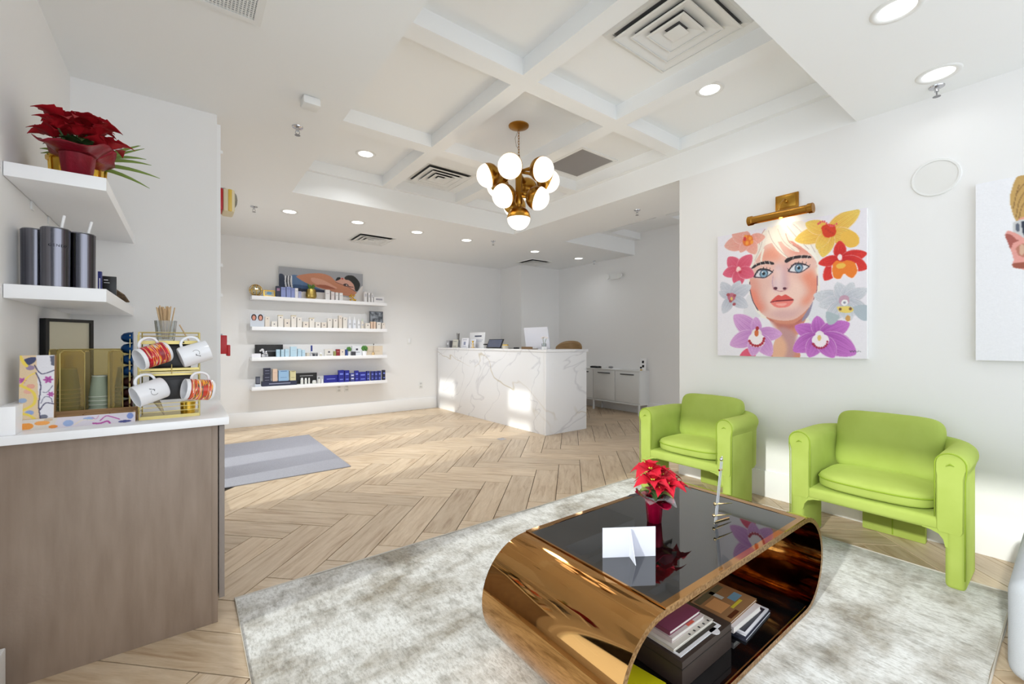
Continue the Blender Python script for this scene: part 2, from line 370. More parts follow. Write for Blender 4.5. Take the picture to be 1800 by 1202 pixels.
ART1=[["p",[243,236,226],[[0.351,0.042],[0.418,0.008],[0.526,-0.01],[0.628,0.007],[0.687,0.076],[0.717,0.194],[0.736,0.286],[0.726,0.374],[0.736,0.509],[0.726,0.63],[0.687,0.706],[0.628,0.749],[0.328,0.689],[0.269,0.562],[0.247,0.41],[0.259,0.286],[0.292,0.18],[0.305,0.095]]],["p",[226,224,230],[[0.221,0.571],[0.257,0.511],[0.305,0.638],[0.339,0.689],[0.221,0.684]]],["p",[228,228,236],[[0.687,0.605],[0.726,0.53],[0.764,0.643],[0.773,0.754],[0.668,0.728]]],["p",[214,142,118],[[0.385,0.691],[0.424,0.742],[0.462,0.814],[0.44,0.922],[0.418,1.003],[0.608,1.005],[0.583,0.885],[0.618,0.794],[0.672,0.637],[0.526,0.698]]],["p",[190,110,100],[[0.396,0.705],[0.483,0.75],[0.568,0.753],[0.648,0.692],[0.618,0.749],[0.568,0.782],[0.483,0.779]]],["p",[150,140,165],[[0.628,0.715],[0.677,0.627],[0.692,0.605],[0.668,0.693],[0.628,0.738]]],["p",[196,150,150],[[0.462,0.791],[0.547,0.793],[0.588,0.862],[0.568,0.999],[0.483,1.002]]],["p",[232,180,150],[[0.44,0.885],[0.483,0.838],[0.526,0.921],[0.505,1.001],[0.429,1.003]]],["p",[226,90,120],[[0.184,1.002],[0.245,0.936],[0.305,0.999]]],["p",[233,190,180],[[0.328,0.173],[0.385,0.135],[0.483,0.129],[0.588,0.171],[0.672,0.231],[0.712,0.305],[0.721,0.396],[0.719,0.507],[0.702,0.578],[0.668,0.637],[0.618,0.691],[0.568,0.722],[0.505,0.728],[0.44,0.716],[0.374,0.686],[0.322,0.633],[0.286,0.563],[0.264,0.474],[0.259,0.386],[0.275,0.288],[0.298,0.218]]],["p",[226,160,146],[[0.259,0.411],[0.28,0.364],[0.328,0.419],[0.339,0.519],[0.385,0.619],[0.351,0.659],[0.305,0.602],[0.271,0.513]]],["p",[236,150,125],[[0.618,0.405],[0.687,0.369],[0.72,0.418],[0.717,0.518],[0.692,0.583],[0.648,0.625],[0.618,0.588],[0.668,0.525]]],["p",[236,140,118],[[0.264,0.474],[0.305,0.49],[0.328,0.566],[0.362,0.642],[0.322,0.63],[0.286,0.563]]],["p",[245,208,196],[[0.526,0.394],[0.568,0.422],[0.628,0.463],[0.628,0.544],[0.588,0.632],[0.547,0.664],[0.483,0.672],[0.418,0.645],[0.385,0.571],[0.396,0.486],[0.44,0.443]]],["p",[222,178,176],[[0.418,0.657],[0.494,0.644],[0.568,0.648],[0.618,0.634],[0.568,0.71],[0.505,0.719],[0.451,0.705]]],["p",[214,188,202],[[0.44,0.312],[0.483,0.306],[0.505,0.391],[0.516,0.463],[0.483,0.495],[0.44,0.491],[0.429,0.43],[0.451,0.373]]],["p",[244,214,206],[[0.456,0.338],[0.481,0.341],[0.49,0.437],[0.483,0.483],[0.462,0.481],[0.457,0.409]]],["p",[206,160,168],[[0.511,0.297],[0.537,0.314],[0.526,0.394],[0.539,0.454],[0.526,0.499],[0.505,0.45]]],["p",[232,160,140],[[0.385,0.171],[0.44,0.168],[0.483,0.235],[0.462,0.267],[0.396,0.257],[0.351,0.262],[0.339,0.212]]],["p",[228,158,145],[[0.516,0.075],[0.568,0.144],[0.628,0.201],[0.668,0.242],[0.687,0.278],[0.628,0.246],[0.568,0.248],[0.537,0.185]]],["b",70,[[0.339,0.187],[0.385,0.147],[0.483,0.141],[0.588,0.183],[0.672,0.248],[0.712,0.316],[0.719,0.395],[0.716,0.507],[0.697,0.578],[0.663,0.631],[0.616,0.685],[0.568,0.715],[0.505,0.721],[0.44,0.709],[0.378,0.679],[0.328,0.628],[0.292,0.558],[0.269,0.474],[0.265,0.387],[0.28,0.295],[0.305,0.225]]],["b",25,[[0.407,0.729],[0.483,0.744],[0.578,0.747],[0.628,0.726],[0.598,0.805],[0.598,0.992],[0.435,0.996],[0.462,0.862]]],["p",[243,236,226],[[0.351,0.042],[0.418,0.008],[0.526,-0.01],[0.628,0.007],[0.687,0.076],[0.717,0.194],[0.726,0.273],[0.687,0.234],[0.628,0.178],[0.547,0.135],[0.462,0.119],[0.385,0.135],[0.339,0.175],[0.305,0.219],[0.292,0.167]]],["p",[246,240,230],[[0.385,0.013],[0.418,0.008],[0.462,0.125],[0.516,0.24],[0.547,0.28],[0.516,0.252],[0.462,0.196],[0.418,0.117]]],["p",[240,232,222],[[0.44,0.013],[0.483,0.01],[0.526,0.113],[0.608,0.22],[0.568,0.214],[0.505,0.156],[0.467,0.078]]],["p",[247,243,235],[[0.494,0.001],[0.578,0.013],[0.648,0.103],[0.697,0.224],[0.726,0.33],[0.687,0.267],[0.628,0.201],[0.568,0.133]]],["p",[238,230,222],[[0.339,0.077],[0.385,0.049],[0.374,0.133],[0.328,0.21],[0.292,0.266],[0.286,0.316],[0.275,0.263],[0.298,0.168]]],["p",[244,236,226],[[0.351,0.177],[0.368,0.168],[0.351,0.25],[0.362,0.301],[0.339,0.248]]],["l",[205,190,185],0.004,[[0.396,0.027],[0.429,0.119],[0.494,0.213],[0.537,0.261]]],["l",[205,190,185],0.004,[[0.462,0.029],[0.505,0.133],[0.578,0.215]]],["l",[205,190,185],0.005,[[0.526,0.019],[0.588,0.114],[0.668,0.219]]],["l",[205,190,185],0.004,[[0.568,0.016],[0.648,0.125],[0.707,0.248]]],["l",[205,190,185],0.005,[[0.362,0.057],[0.339,0.151],[0.298,0.242]]],["l",[190,130,120],0.004,[[0.374,0.011],[0.339,0.065],[0.334,0.125]]],["l",[190,130,120],0.004,[[0.516,0.075],[0.547,0.152],[0.618,0.211]]],["p",[44,36,44],[[0.271,0.304],[0.298,0.277],[0.351,0.262],[0.396,0.263],[0.436,0.282],[0.431,0.296],[0.385,0.284],[0.328,0.286],[0.29,0.304]]],["p",[40,32,40],[[0.51,0.283],[0.526,0.262],[0.578,0.254],[0.638,0.257],[0.677,0.27],[0.679,0.284],[0.628,0.276],[0.568,0.276],[0.526,0.295]]],["l",[235,225,220],0.005,[[0.298,0.248],[0.308,0.28]]],["l",[235,225,220],0.003,[[0.334,0.254],[0.343,0.285]]],["l",[235,225,220],0.003,[[0.368,0.259],[0.377,0.29]]],["l",[235,225,220],0.004,[[0.401,0.264],[0.41,0.295]]],["l",[235,225,220],0.003,[[0.576,0.244],[0.564,0.273]]],["l",[235,225,220],0.003,[[0.626,0.252],[0.614,0.281]]],["l",[235,225,220],0.003,[[0.666,0.258],[0.654,0.287]]],["p",[120,100,120],[[0.29,0.373],[0.328,0.316],[0.385,0.321],[0.427,0.349],[0.425,0.36],[0.374,0.391],[0.328,0.386]]],["p",[222,222,230],[[0.305,0.369],[0.33,0.331],[0.385,0.338],[0.42,0.352],[0.374,0.384],[0.33,0.379]]],["e",[70,90,110],[0.364,0.356],0.031,0.035],["e",[130,165,190],[0.364,0.359],0.024,0.027],["e",[25,30,40],[0.364,0.356],0.011,0.012],["e",[245,245,250],[0.355,0.343],0.006,0.006],["l",[35,28,38],0.009,[[0.292,0.371],[0.328,0.321],[0.385,0.326],[0.425,0.351]]],["l",[60,45,55],0.006,[[0.295,0.373],[0.33,0.381],[0.376,0.387],[0.418,0.359]]],["l",[30,25,35],0.004,[[0.297,0.369],[0.288,0.35]]],["l",[30,25,35],0.003,[[0.32,0.345],[0.313,0.327]]],["l",[30,25,35],0.003,[[0.341,0.329],[0.338,0.312]]],["l",[30,25,35],0.004,[[0.362,0.323],[0.362,0.306]]],["l",[30,25,35],0.004,[[0.383,0.324],[0.386,0.308]]],["l",[30,25,35],0.003,[[0.404,0.335],[0.41,0.319]]],["l",[30,25,35],0.003,[[0.425,0.353],[0.433,0.337]]],["p",[120,100,120],[[0.533,0.36],[0.574,0.307],[0.624,0.312],[0.67,0.34],[0.668,0.351],[0.614,0.382],[0.574,0.377]]],["p",[222,222,230],[[0.545,0.357],[0.576,0.321],[0.624,0.327],[0.664,0.343],[0.614,0.375],[0.576,0.37]]],["e",[70,90,110],[0.604,0.345],0.027,0.033],["e",[130,165,190],[0.604,0.348],0.021,0.026],["e",[25,30,40],[0.604,0.345],0.009,0.012],["e",[245,245,250],[0.596,0.333],0.005,0.005],["l",[35,28,38],0.007,[[0.535,0.358],[0.574,0.311],[0.624,0.316],[0.668,0.342]]],["l",[60,45,55],0.005,[[0.537,0.36],[0.576,0.372],[0.616,0.378],[0.662,0.35]]],["l",[30,25,35],0.003,[[0.539,0.356],[0.531,0.339]]],["l",[30,25,35],0.003,[[0.561,0.333],[0.555,0.316]]],["l",[30,25,35],0.003,[[0.583,0.319],[0.58,0.302]]],["l",[30,25,35],0.003,[[0.604,0.313],[0.604,0.296]]],["l",[30,25,35],0.003,[[0.626,0.315],[0.628,0.299]]],["l",[30,25,35],0.003,[[0.647,0.325],[0.652,0.31]]],["l",[30,25,35],0.002,[[0.668,0.344],[0.675,0.329]]],["e",[90,40,60],[0.446,0.479],0.015,0.011],["e",[90,40,60],[0.51,0.486],0.013,0.009],["l",[190,120,130],0.004,[[0.429,0.46],[0.436,0.484],[0.456,0.495],[0.483,0.505],[0.516,0.498],[0.531,0.482]]],["l",[200,160,180],0.005,[[0.431,0.382],[0.425,0.429],[0.431,0.464]]],["p",[222,90,84],[[0.411,0.582],[0.44,0.549],[0.467,0.532],[0.49,0.541],[0.516,0.532],[0.547,0.554],[0.57,0.575],[0.547,0.592],[0.494,0.579],[0.451,0.583]]],["p",[240,132,124],[[0.414,0.585],[0.451,0.58],[0.494,0.579],[0.568,0.578],[0.547,0.615],[0.511,0.629],[0.467,0.627],[0.435,0.613]]],["l",[120,35,45],0.007,[[0.414,0.582],[0.451,0.576],[0.492,0.576],[0.526,0.576],[0.568,0.576]]],["p",[248,170,160],[[0.451,0.597],[0.494,0.595],[0.526,0.6],[0.505,0.615],[0.467,0.612]]],["l",[70,60,90],0.006,[[0.259,0.411],[0.264,0.486],[0.286,0.569],[0.322,0.639]]],["l",[150,90,110],0.004,[[0.72,0.418],[0.717,0.518],[0.697,0.583]]],["t",[240,185,170],[235,140,130],[0.245,0.077],[0.057,0.088],0.7],["t",[240,185,170],[235,140,130],[0.245,0.077],[0.122,-0.003],0.7],["t",[240,185,170],[235,140,130],[0.245,0.077],[0.221,-0.008],0.7],["t",[240,185,170],[235,140,130],[0.245,0.077],[0.374,0.071],0.7],["t",[240,185,170],[235,140,130],[0.245,0.077],[0.305,0.194],0.7],["t",[240,185,170],[235,140,130],[0.245,0.077],[0.184,0.162],0.7],["e",[232,120,50],[0.245,0.077],0.04,0.044],["e",[246,160,60],[0.227,0.043],0.012,0.015],["e",[246,160,60],[0.263,0.062],0.012,0.015],["e",[246,160,60],[0.239,0.095],0.012,0.016],["e",[246,160,60],[0.275,0.095],0.011,0.016],["e",[214,60,60],[0.221,0.06],0.012,0.018],["t",[232,110,140],[206,60,90],[0.172,0.299],[0.089,0.185],0.75],["t",[232,110,140],[206,60,90],[0.172,0.299],[0.275,0.195],0.75],["t",[232,110,140],[206,60,90],[0.172,0.299],[0.044,0.322],0.75],["t",[232,110,140],[206,60,90],[0.172,0.299],[0.172,0.44],0.75],["t",[232,110,140],[206,60,90],[0.172,0.299],[0.292,0.366],0.75],["e",[245,190,190],[0.172,0.299],0.02,0.021],["e",[250,220,215],[0.172,0.289],0.012,0.016],["e",[200,50,80],[0.184,0.321],0.013,0.012],["t",[222,224,232],[160,165,185],[0.116,0.518],[0.031,0.386],0.62],["t",[222,224,232],[160,165,185],[0.116,0.518],[0.011,0.463],0.62],["t",[222,224,232],[160,165,185],[0.116,0.518],[0.044,0.649],0.62],["t",[222,224,232],[160,165,185],[0.116,0.518],[0.184,0.39],0.62],["t",[222,224,232],[160,165,185],[0.116,0.518],[0.269,0.437],0.62],["t",[222,224,232],[160,165,185],[0.116,0.518],[0.245,0.61],0.62],["e",[190,110,130],[0.116,0.518],0.032,0.034],["e",[170,80,90],[0.089,0.496],0.014,0.014],["e",[170,80,90],[0.141,0.508],0.012,0.012],["e",[170,80,90],[0.109,0.55],0.013,0.013],["e",[170,80,90],[0.137,0.578],0.013,0.012],["e",[225,190,110],[0.116,0.531],0.01,0.015],["t",[228,178,226],[180,110,190],[0.311,0.824],[0.135,0.667],0.62],["t",[228,178,226],[180,110,190],[0.311,0.824],[0.305,0.69],0.62],["t",[228,178,226],[180,110,190],[0.311,0.824],[0.494,0.827],0.62],["t",[228,178,226],[180,110,190],[0.311,0.824],[0.103,0.912],0.62],["t",[228,178,226],[180,110,190],[0.311,0.824],[0.418,0.996],0.62],["t",[228,178,226],[180,110,190],[0.311,0.824],[0.28,1.0],0.62],["e",[240,225,225],[0.311,0.824],0.039,0.042],["p",[246,236,240],[[0.251,0.848],[0.305,0.811],[0.368,0.849],[0.362,0.91],[0.305,0.929],[0.257,0.905]]],["e",[176,40,60],[0.366,0.861],0.01,0.011],["e",[176,40,60],[0.362,0.88],0.01,0.011],["e",[176,40,60],[0.353,0.897],0.01,0.012],["e",[176,40,60],[0.338,0.91],0.011,0.011],["e",[176,40,60],[0.32,0.917],0.011,0.011],["e",[176,40,60],[0.301,0.917],0.01,0.011],["e",[176,40,60],[0.282,0.911],0.01,0.011],["e",[176,40,60],[0.267,0.897],0.01,0.012],["e",[176,40,60],[0.257,0.88],0.01,0.011],["e",[214,110,60],[0.311,0.818],0.016,0.027],["e",[170,40,50],[0.316,0.781],0.012,0.017],["t",[214,130,216],[150,60,160],[0.734,0.841],[0.578,0.77],0.66],["t",[214,130,216],[150,60,160],[0.734,0.841],[0.717,0.702],0.66],["t",[214,130,216],[150,60,160],[0.734,0.841],[0.907,0.759],0.66],["t",[214,130,216],[150,60,160],[0.734,0.841],[0.568,0.956],0.66],["t",[214,130,216],[150,60,160],[0.734,0.841],[0.668,0.997],0.66],["t",[214,130,216],[150,60,160],[0.734,0.841],[0.941,0.97],0.66],["t",[214,130,216],[150,60,160],[0.734,0.841],[0.818,0.997],0.66],["e",[240,225,235],[0.734,0.841],0.028,0.033],["p",[246,236,244],[[0.687,0.863],[0.726,0.825],[0.782,0.847],[0.787,0.896],[0.74,0.931],[0.697,0.903]]],["e",[170,40,80],[0.78,0.886],0.007,0.008],["e",[170,40,80],[0.778,0.902],0.007,0.008],["e",[170,40,80],[0.77,0.915],0.008,0.008],["e",[170,40,80],[0.759,0.925],0.007,0.008],["e",[170,40,80],[0.745,0.93],0.007,0.009],["e",[170,40,80],[0.73,0.93],0.007,0.009],["e",[170,40,80],[0.716,0.925],0.007,0.009],["e",[170,40,80],[0.704,0.915],0.008,0.009],["e",[170,40,80],[0.695,0.902],0.009,0.009],["e",[226,190,120],[0.732,0.858],0.011,0.022],["e",[240,235,240],[0.726,0.83],0.013,0.011],["t",[246,218,110],[232,160,60],[0.787,0.114],[0.578,0.135],0.6],["t",[246,218,110],[232,160,60],[0.787,0.114],[0.648,0.023],0.6],["t",[246,218,110],[232,160,60],[0.787,0.114],[0.962,0.008],0.6],["t",[246,218,110],[232,160,60],[0.787,0.114],[0.95,0.215],0.6],["t",[246,218,110],[232,160,60],[0.787,0.114],[0.754,0.289],0.6],["t",[246,218,110],[232,160,60],[0.787,0.114],[0.717,0.227],0.6],["e",[226,80,40],[0.787,0.114],0.036,0.044],["p",[240,190,80],[[0.863,0.146],[0.916,0.135],[0.956,0.185],[0.954,0.237],[0.907,0.249],[0.863,0.199]]],["p",[214,60,30],[[0.745,0.077],[0.782,0.063],[0.823,0.083],[0.829,0.139],[0.8,0.157],[0.764,0.142]]],["e",[230,90,100],[0.726,0.048],0.006,0.009],["e",[230,90,100],[0.738,0.04],0.006,0.009],["e",[230,90,100],[0.751,0.038],0.005,0.008],["e",[230,90,100],[0.763,0.042],0.005,0.009],["e",[230,90,100],[0.775,0.054],0.005,0.008],["e",[230,90,100],[0.787,0.067],0.005,0.009],["e",[230,90,100],[0.798,0.078],0.006,0.009],["e",[230,90,100],[0.81,0.083],0.006,0.008],["e",[230,90,100],[0.822,0.08],0.005,0.008],["e",[230,90,100],[0.834,0.072],0.005,0.008],["e",[200,50,30],[0.773,0.094],0.007,0.009],["e",[200,50,30],[0.786,0.107],0.007,0.009],["e",[200,50,30],[0.798,0.12],0.008,0.008],["e",[200,50,30],[0.811,0.132],0.007,0.009],["t",[232,60,50],[196,20,30],[0.854,0.316],[0.85,0.191],0.6],["t",[232,60,50],[196,20,30],[0.854,0.316],[1.001,0.303],0.6],["t",[232,60,50],[196,20,30],[0.854,0.316],[1.001,0.405],0.6],["t",[232,60,50],[196,20,30],[0.854,0.316],[0.764,0.456],0.6],["t",[232,60,50],[196,20,30],[0.854,0.316],[0.726,0.33],0.6],["e",[244,190,190],[0.854,0.316],0.011,0.013],["p",[240,130,40],[[0.809,0.353],[0.832,0.326],[0.863,0.337],[0.898,0.333],[0.941,0.361],[0.951,0.414],[0.924,0.455],[0.893,0.439],[0.876,0.421],[0.854,0.455],[0.818,0.44],[0.806,0.395]]],["l",[250,230,230],0.005,[[0.809,0.353],[0.806,0.395],[0.818,0.443],[0.854,0.455],[0.876,0.424],[0.893,0.441],[0.924,0.457],[0.951,0.414],[0.941,0.361]]],["e",[240,190,80],[0.858,0.365],0.027,0.019],["e",[250,230,230],[0.852,0.303],0.013,0.019],["t",[226,228,234],[170,175,190],[0.876,0.603],[0.697,0.55],0.62],["t",[226,228,234],[170,175,190],[0.876,0.603],[0.726,0.63],0.62],["t",[226,228,234],[170,175,190],[0.876,0.603],[0.836,0.475],0.62],["t",[226,228,234],[170,175,190],[0.876,0.603],[0.924,0.484],0.62],["t",[226,228,234],[170,175,190],[0.876,0.603],[1.006,0.536],0.62],["t",[226,228,234],[170,175,190],[0.876,0.603],[1.006,0.711],0.62],["t",[226,228,234],[170,175,190],[0.876,0.603],[0.782,0.755],0.62],["t",[226,228,234],[170,175,190],[0.876,0.603],[0.907,0.748],0.62],["e",[200,160,180],[0.876,0.603],0.03,0.036],["p",[176,190,196],[[0.773,0.677],[0.818,0.69],[0.85,0.714],[0.818,0.761],[0.782,0.76]]],["p",[178,190,200],[[0.924,0.654],[1.006,0.649],[1.006,0.742],[0.958,0.73]]],["e",[240,238,240],[0.879,0.619],0.019,0.021],["e",[150,150,170],[0.879,0.619],0.007,0.009],["p",[236,210,110],[[0.836,0.648],[0.863,0.644],[0.907,0.647],[0.929,0.67],[0.907,0.689],[0.854,0.681]]],["e",[120,80,60],[0.854,0.662],0.008,0.01],["e",[120,80,60],[0.911,0.663],0.008,0.01],["e",[214,160,90],[0.898,0.727],0.014,0.021],["l",[60,60,70],0.002,[[0.909,0.945],[0.914,0.955],[0.92,0.944],[0.928,0.956],[0.936,0.945],[0.945,0.956],[0.955,0.949],[0.968,0.953]]]]
ART2=[["p",[196,158,92],[[0.13,0.15],[0.13,0.09],[0.15,0.01],[0.18,0.0],[0.22,-0.0],[0.33,0.02],[0.54,0.11],[0.63,0.32],[0.54,0.32],[0.33,0.27],[0.18,0.24],[0.15,0.24]]],["p",[226,160,140],[[0.16,0.23],[0.33,0.27],[0.54,0.33],[0.52,0.58],[0.39,0.79],[0.25,0.75],[0.18,0.51],[0.16,0.42]]],["l",[120,86,44],0.0,[[0.15,0.22],[0.16,0.14],[0.18,0.09]]],["l",[120,86,44],0.0,[[0.16,0.23],[0.17,0.17],[0.19,0.13]]],["l",[120,86,44],0.0,[[0.15,0.1],[0.17,0.06],[0.19,0.04]]],["l",[120,86,44],0.0,[[0.14,0.17],[0.15,0.1],[0.16,0.05]]],["p",[206,206,206],[[0.14,0.28],[0.14,0.25],[0.16,0.24],[0.19,0.24],[0.28,0.25],[0.28,0.31],[0.22,0.3],[0.19,0.36],[0.17,0.35],[0.16,0.32],[0.14,0.3]]],["p",[40,48,66],[[0.17,0.28],[0.17,0.25],[0.21,0.25],[0.25,0.26],[0.26,0.34],[0.22,0.36],[0.18,0.33]]],["p",[90,96,110],[[0.15,0.26],[0.16,0.26],[0.16,0.3],[0.15,0.29]]],["p",[230,160,150],[[0.11,0.31],[0.12,0.29],[0.14,0.3],[0.17,0.33],[0.19,0.37],[0.19,0.5],[0.16,0.5],[0.14,0.49],[0.14,0.46],[0.14,0.44],[0.13,0.39],[0.12,0.35]]],["p",[170,90,80],[[0.11,0.31],[0.13,0.31],[0.15,0.34],[0.16,0.35],[0.14,0.36],[0.13,0.39],[0.12,0.35]]],["p",[190,120,100],[[0.15,0.39],[0.17,0.37],[0.19,0.38],[0.19,0.44],[0.16,0.43]]],["p",[160,84,64],[[0.14,0.47],[0.19,0.47],[0.19,0.5],[0.16,0.5],[0.14,0.49]]],["e",[214,176,150],[0.17,0.4],0.01,0.03]]
ART3=[["p",[48,58,80],[[0.002,0.102],[0.055,0.102],[0.064,0.184],[0.074,0.266],[0.002,0.293]]],["p",[96,126,168],[[0.13,0.1],[0.206,0.09],[0.235,0.138],[0.342,0.193],[0.483,0.257],[0.149,0.282],[0.135,0.178]]],["p",[60,90,134],[[0.149,0.208],[0.283,0.208],[0.443,0.239],[0.535,0.254],[0.535,0.275],[0.149,0.287]]],["p",[30,38,66],[[0.187,0.247],[0.342,0.251],[0.535,0.248],[0.545,0.28],[0.187,0.289]]],["l",[236,236,238],0.015,[[0.074,0.112],[0.069,0.173],[0.079,0.245]]],["l",[236,236,238],0.016,[[0.106,0.109],[0.102,0.17],[0.112,0.242]]],["l",[236,236,238],0.017,[[0.137,0.107],[0.134,0.168],[0.143,0.24]]],["l",[40,44,60],0.013,[[0.089,0.109],[0.086,0.172],[0.095,0.244]]],["l",[40,44,60],0.011,[[0.121,0.106],[0.117,0.169],[0.126,0.241]]],["p",[208,140,108],[[0.192,0.102],[0.283,0.068],[0.402,0.045],[0.504,0.043],[0.587,0.068],[0.64,0.113],[0.693,0.142],[0.801,0.183],[0.901,0.238],[0.957,0.298],[0.94,0.332],[0.845,0.31],[0.714,0.291],[0.587,0.25],[0.483,0.23],[0.383,0.206],[0.283,0.165],[0.225,0.133]]],["p",[224,164,140],[[0.363,0.105],[0.483,0.116],[0.587,0.162],[0.671,0.21],[0.587,0.219],[0.463,0.193],[0.373,0.158]]],["p",[176,100,74],[[0.412,0.198],[0.483,0.181],[0.566,0.191],[0.65,0.223],[0.587,0.23],[0.483,0.222]]],["p",[222,168,150],[[0.65,0.135],[0.682,0.087],[0.736,0.071],[0.779,0.09],[0.845,0.107],[0.901,0.147],[0.901,0.216],[0.801,0.189],[0.703,0.152]]],["p",[28,30,34],[[0.65,0.117],[0.671,0.077],[0.703,0.069],[0.714,0.087],[0.677,0.11]]],["p",[40,42,40],[[0.763,0.069],[0.801,0.037],[0.879,0.036],[0.945,0.098],[0.963,0.154],[0.934,0.225],[0.901,0.227],[0.879,0.149],[0.823,0.098],[0.779,0.095]]],["e",[50,34,40],[0.779,0.163],0.033,0.018],["e",[230,220,220],[0.79,0.164],0.01,0.008],["l",[60,40,40],0.009,[[0.812,0.177],[0.845,0.183],[0.873,0.183]]],["e",[190,80,80],[0.736,0.084],0.014,0.009],["l",[120,70,60],0.006,[[0.65,0.135],[0.703,0.152],[0.801,0.184],[0.901,0.238]]],["p",[236,230,226],[[0.002,0.305],[0.283,0.284],[0.545,0.28],[0.845,0.316],[1.0,0.156],[1.0,0.381],[0.002,0.395]]]]
# ================================================================= ROOM SHELL
ZC, ZB, ZT = 2.68, 2.92, 3.03           # perimeter ceiling, beam undersides, coffer panels
XL, XR, XF = -.51, 3.6, 6.1             # left wall, painting wall, far right wall
YA, YB, YJ = 3.40, 7.13, 6.45           # alcove wall, shelf wall, jog behind the desk
YN = -1.7                               # unseen side left unbuilt behind the camera to let sky light in
# floor base and herringbone planks
fl = struct(bx('floor', M_grout, (XL - .3, XF + .2, YN, YB + .2, -.06, -.006)))
PWD, PLN = .2035, .814
q2 = math.sqrt(.5)
U = np.array([q2, -q2]); V = np.array([q2, q2])
anchor = np.array([.905, 3.085]) - PLN * U - PWD * V     # lower-left corner of one down-right plank
def clip(poly, ax, lim, sign):
    out = []
    for i in range(len(poly)):
        a, b = poly[i], poly[(i + 1) % len(poly)]; da = sign * (lim - a[ax]); db = sign * (lim - b[ax])
        if da >= 0: out.append(a)
        if (da >= 0) != (db >= 0):
            t = da / (da - db); out.append(a + (b - a) * t)
    return out
def prj(p):
    th = math.radians(37.2); d = p[0] * math.sin(th) + p[1] * math.cos(th); r = p[0] * math.cos(th) - p[1] * math.sin(th)
    return (900 + 757 * r / d, 601 + 757 * 1.2 / d) if d > .3 else None
rest = MB(); np_ = 0; pcache = {}
X0, X1, Y0, Y1 = XL, XF, -.9, YB
full_me = None
for m_ in range(-9, 10):
    for k in range(-30, 40):
        base = anchor + (k * PWD) * (U + V) + m_ * 4 * PWD * (U - V)
        for kind in (0, 1):
            if kind == 0: p0 = base; du, dv = U * PLN, V * PWD; ang = -PI / 4
            else:
                p0 = base + U * PLN + V * (PWD - PLN); du, dv = V * PLN, -U * PWD; ang = PI / 4; p0 = p0 + U * PWD
            g = .0024
            dun, dvn = du / PLN, dv / PWD
            poly = [p0 + dun * g + dvn * g, p0 + du - dun * g + dvn * g, p0 + du - dun * g + dv - dvn * g, p0 + dun * g + dv - dvn * g]
            n0 = 4
            cp = poly
            for ax, lim, sg in ((0, X0, -1), (0, X1, 1), (1, Y0, -1), (1, Y1, 1)):
                if cp: cp = clip(cp, ax, lim, sg)
            if len(cp) < 3: continue
            c = sum(cp) / len(cp)
            area = abs(sum(cp[i][0] * cp[(i + 1) % len(cp)][1] - cp[(i + 1) % len(cp)][0] * cp[i][1] for i in range(len(cp)))) / 2
            if area < .002: continue
            if c[1] > YA + .3 and c[0] < .05: continue
            pp = [prj(q) for q in cp]; vis = any(q and -20 < q[0] < 1820 and q[1] < 1230 for q in pp)
            under = all(.25 < q[0] < 3.05 and .28 < q[1] < 2.3 for q in cp)
            cx, cy = p0 + du / 2 + dv / 2
            ca, sa = math.cos(ang), math.sin(ang)
            loc = lambda q: ((q[0] - cx) * ca + (q[1] - cy) * sa, -(q[0] - cx) * sa + (q[1] - cy) * ca)
            pl = [loc(q) for q in cp]
            if kind == 1: pass
            if vis and not under:
                whole = len(cp) == 4 and abs(area - (PLN - 2 * g) * (PWD - 2 * g)) < 1e-5
                if whole and full_me is not None:
                    o = bpy.data.objects.new('plank', full_me); C.objects.link(o); o.parent = fl
                else:
                    b = MB(); xs = [q[0] for q in pl]; mx = sum(xs) / len(xs); my = sum(q[1] for q in pl) / len(pl)
                    lo = [b.bm.verts.new((x, y, -.008)) for x, y in pl]; mi = [b.bm.verts.new((x, y, -.0012)) for x, y in pl]
                    ins = [((x - mx) * .998 + mx, (y - my) * .992 + my) for x, y in pl]; hi = [b.bm.verts.new((x, y, 0)) for x, y in ins]; n = len(pl)
                    b.bm.faces.new(hi)
                    for i in range(n):
                        j = (i + 1) % n; b.bm.faces.new((lo[i], lo[j], mi[j], mi[i])); b.bm.faces.new((mi[i], mi[j], hi[j], hi[i]))
                    o = b.build('plank', M_plank, fl)
                    if whole: full_me = o.data
                o.location = (cx, cy, 0); o.rotation_euler = (0, 0, ang); np_ += 1
            else:
                v = [rest.bm.verts.new((q[0], q[1], -.001)) for q in cp]; rest.bm.faces.new(v)
print('planks', np_)
tag(rest.build('plank_field', M_plank, fl), kind='stuff')

W_ = .12
struct(bx('wall_left_near', M_wall, (XL - W_, XL, 2.12, YA, 0, ZC + .1)))
# left wall with window opening toward the camera side
wl = MB()
wl.box(XL - W_, XL, YN, 2.12, 0, .25).box(XL - W_, XL, YN, 2.12, 2.26, ZC + .1).box(XL - W_, XL, YN, -.6, .25, 2.26)
struct(wl.build('wall_left', M_wall))
wn = struct(bpy.data.objects.new('window_1', None)); C.objects.link(wn)
fr = MB(); fr.box(XL - .08, XL - .03, -.6, 2.12, .25, .3).box(XL - .08, XL - .03, -.6, 2.12, 2.2, 2.26).box(XL - .08, XL - .03, 2.06, 2.12, .3, 2.2).box(XL - .08, XL - .03, -.6, -.54, .3, 2.2)
fr.build('window_frame', M_trim, wn)
bx('pane', M_pane, (XL - .06, XL - .054, -.54, 2.06, .3, 2.2), wn)
struct(bx('wall_alcove', M_wall, (XL, .165, YA, YA + .1, 0, ZC + .1)))
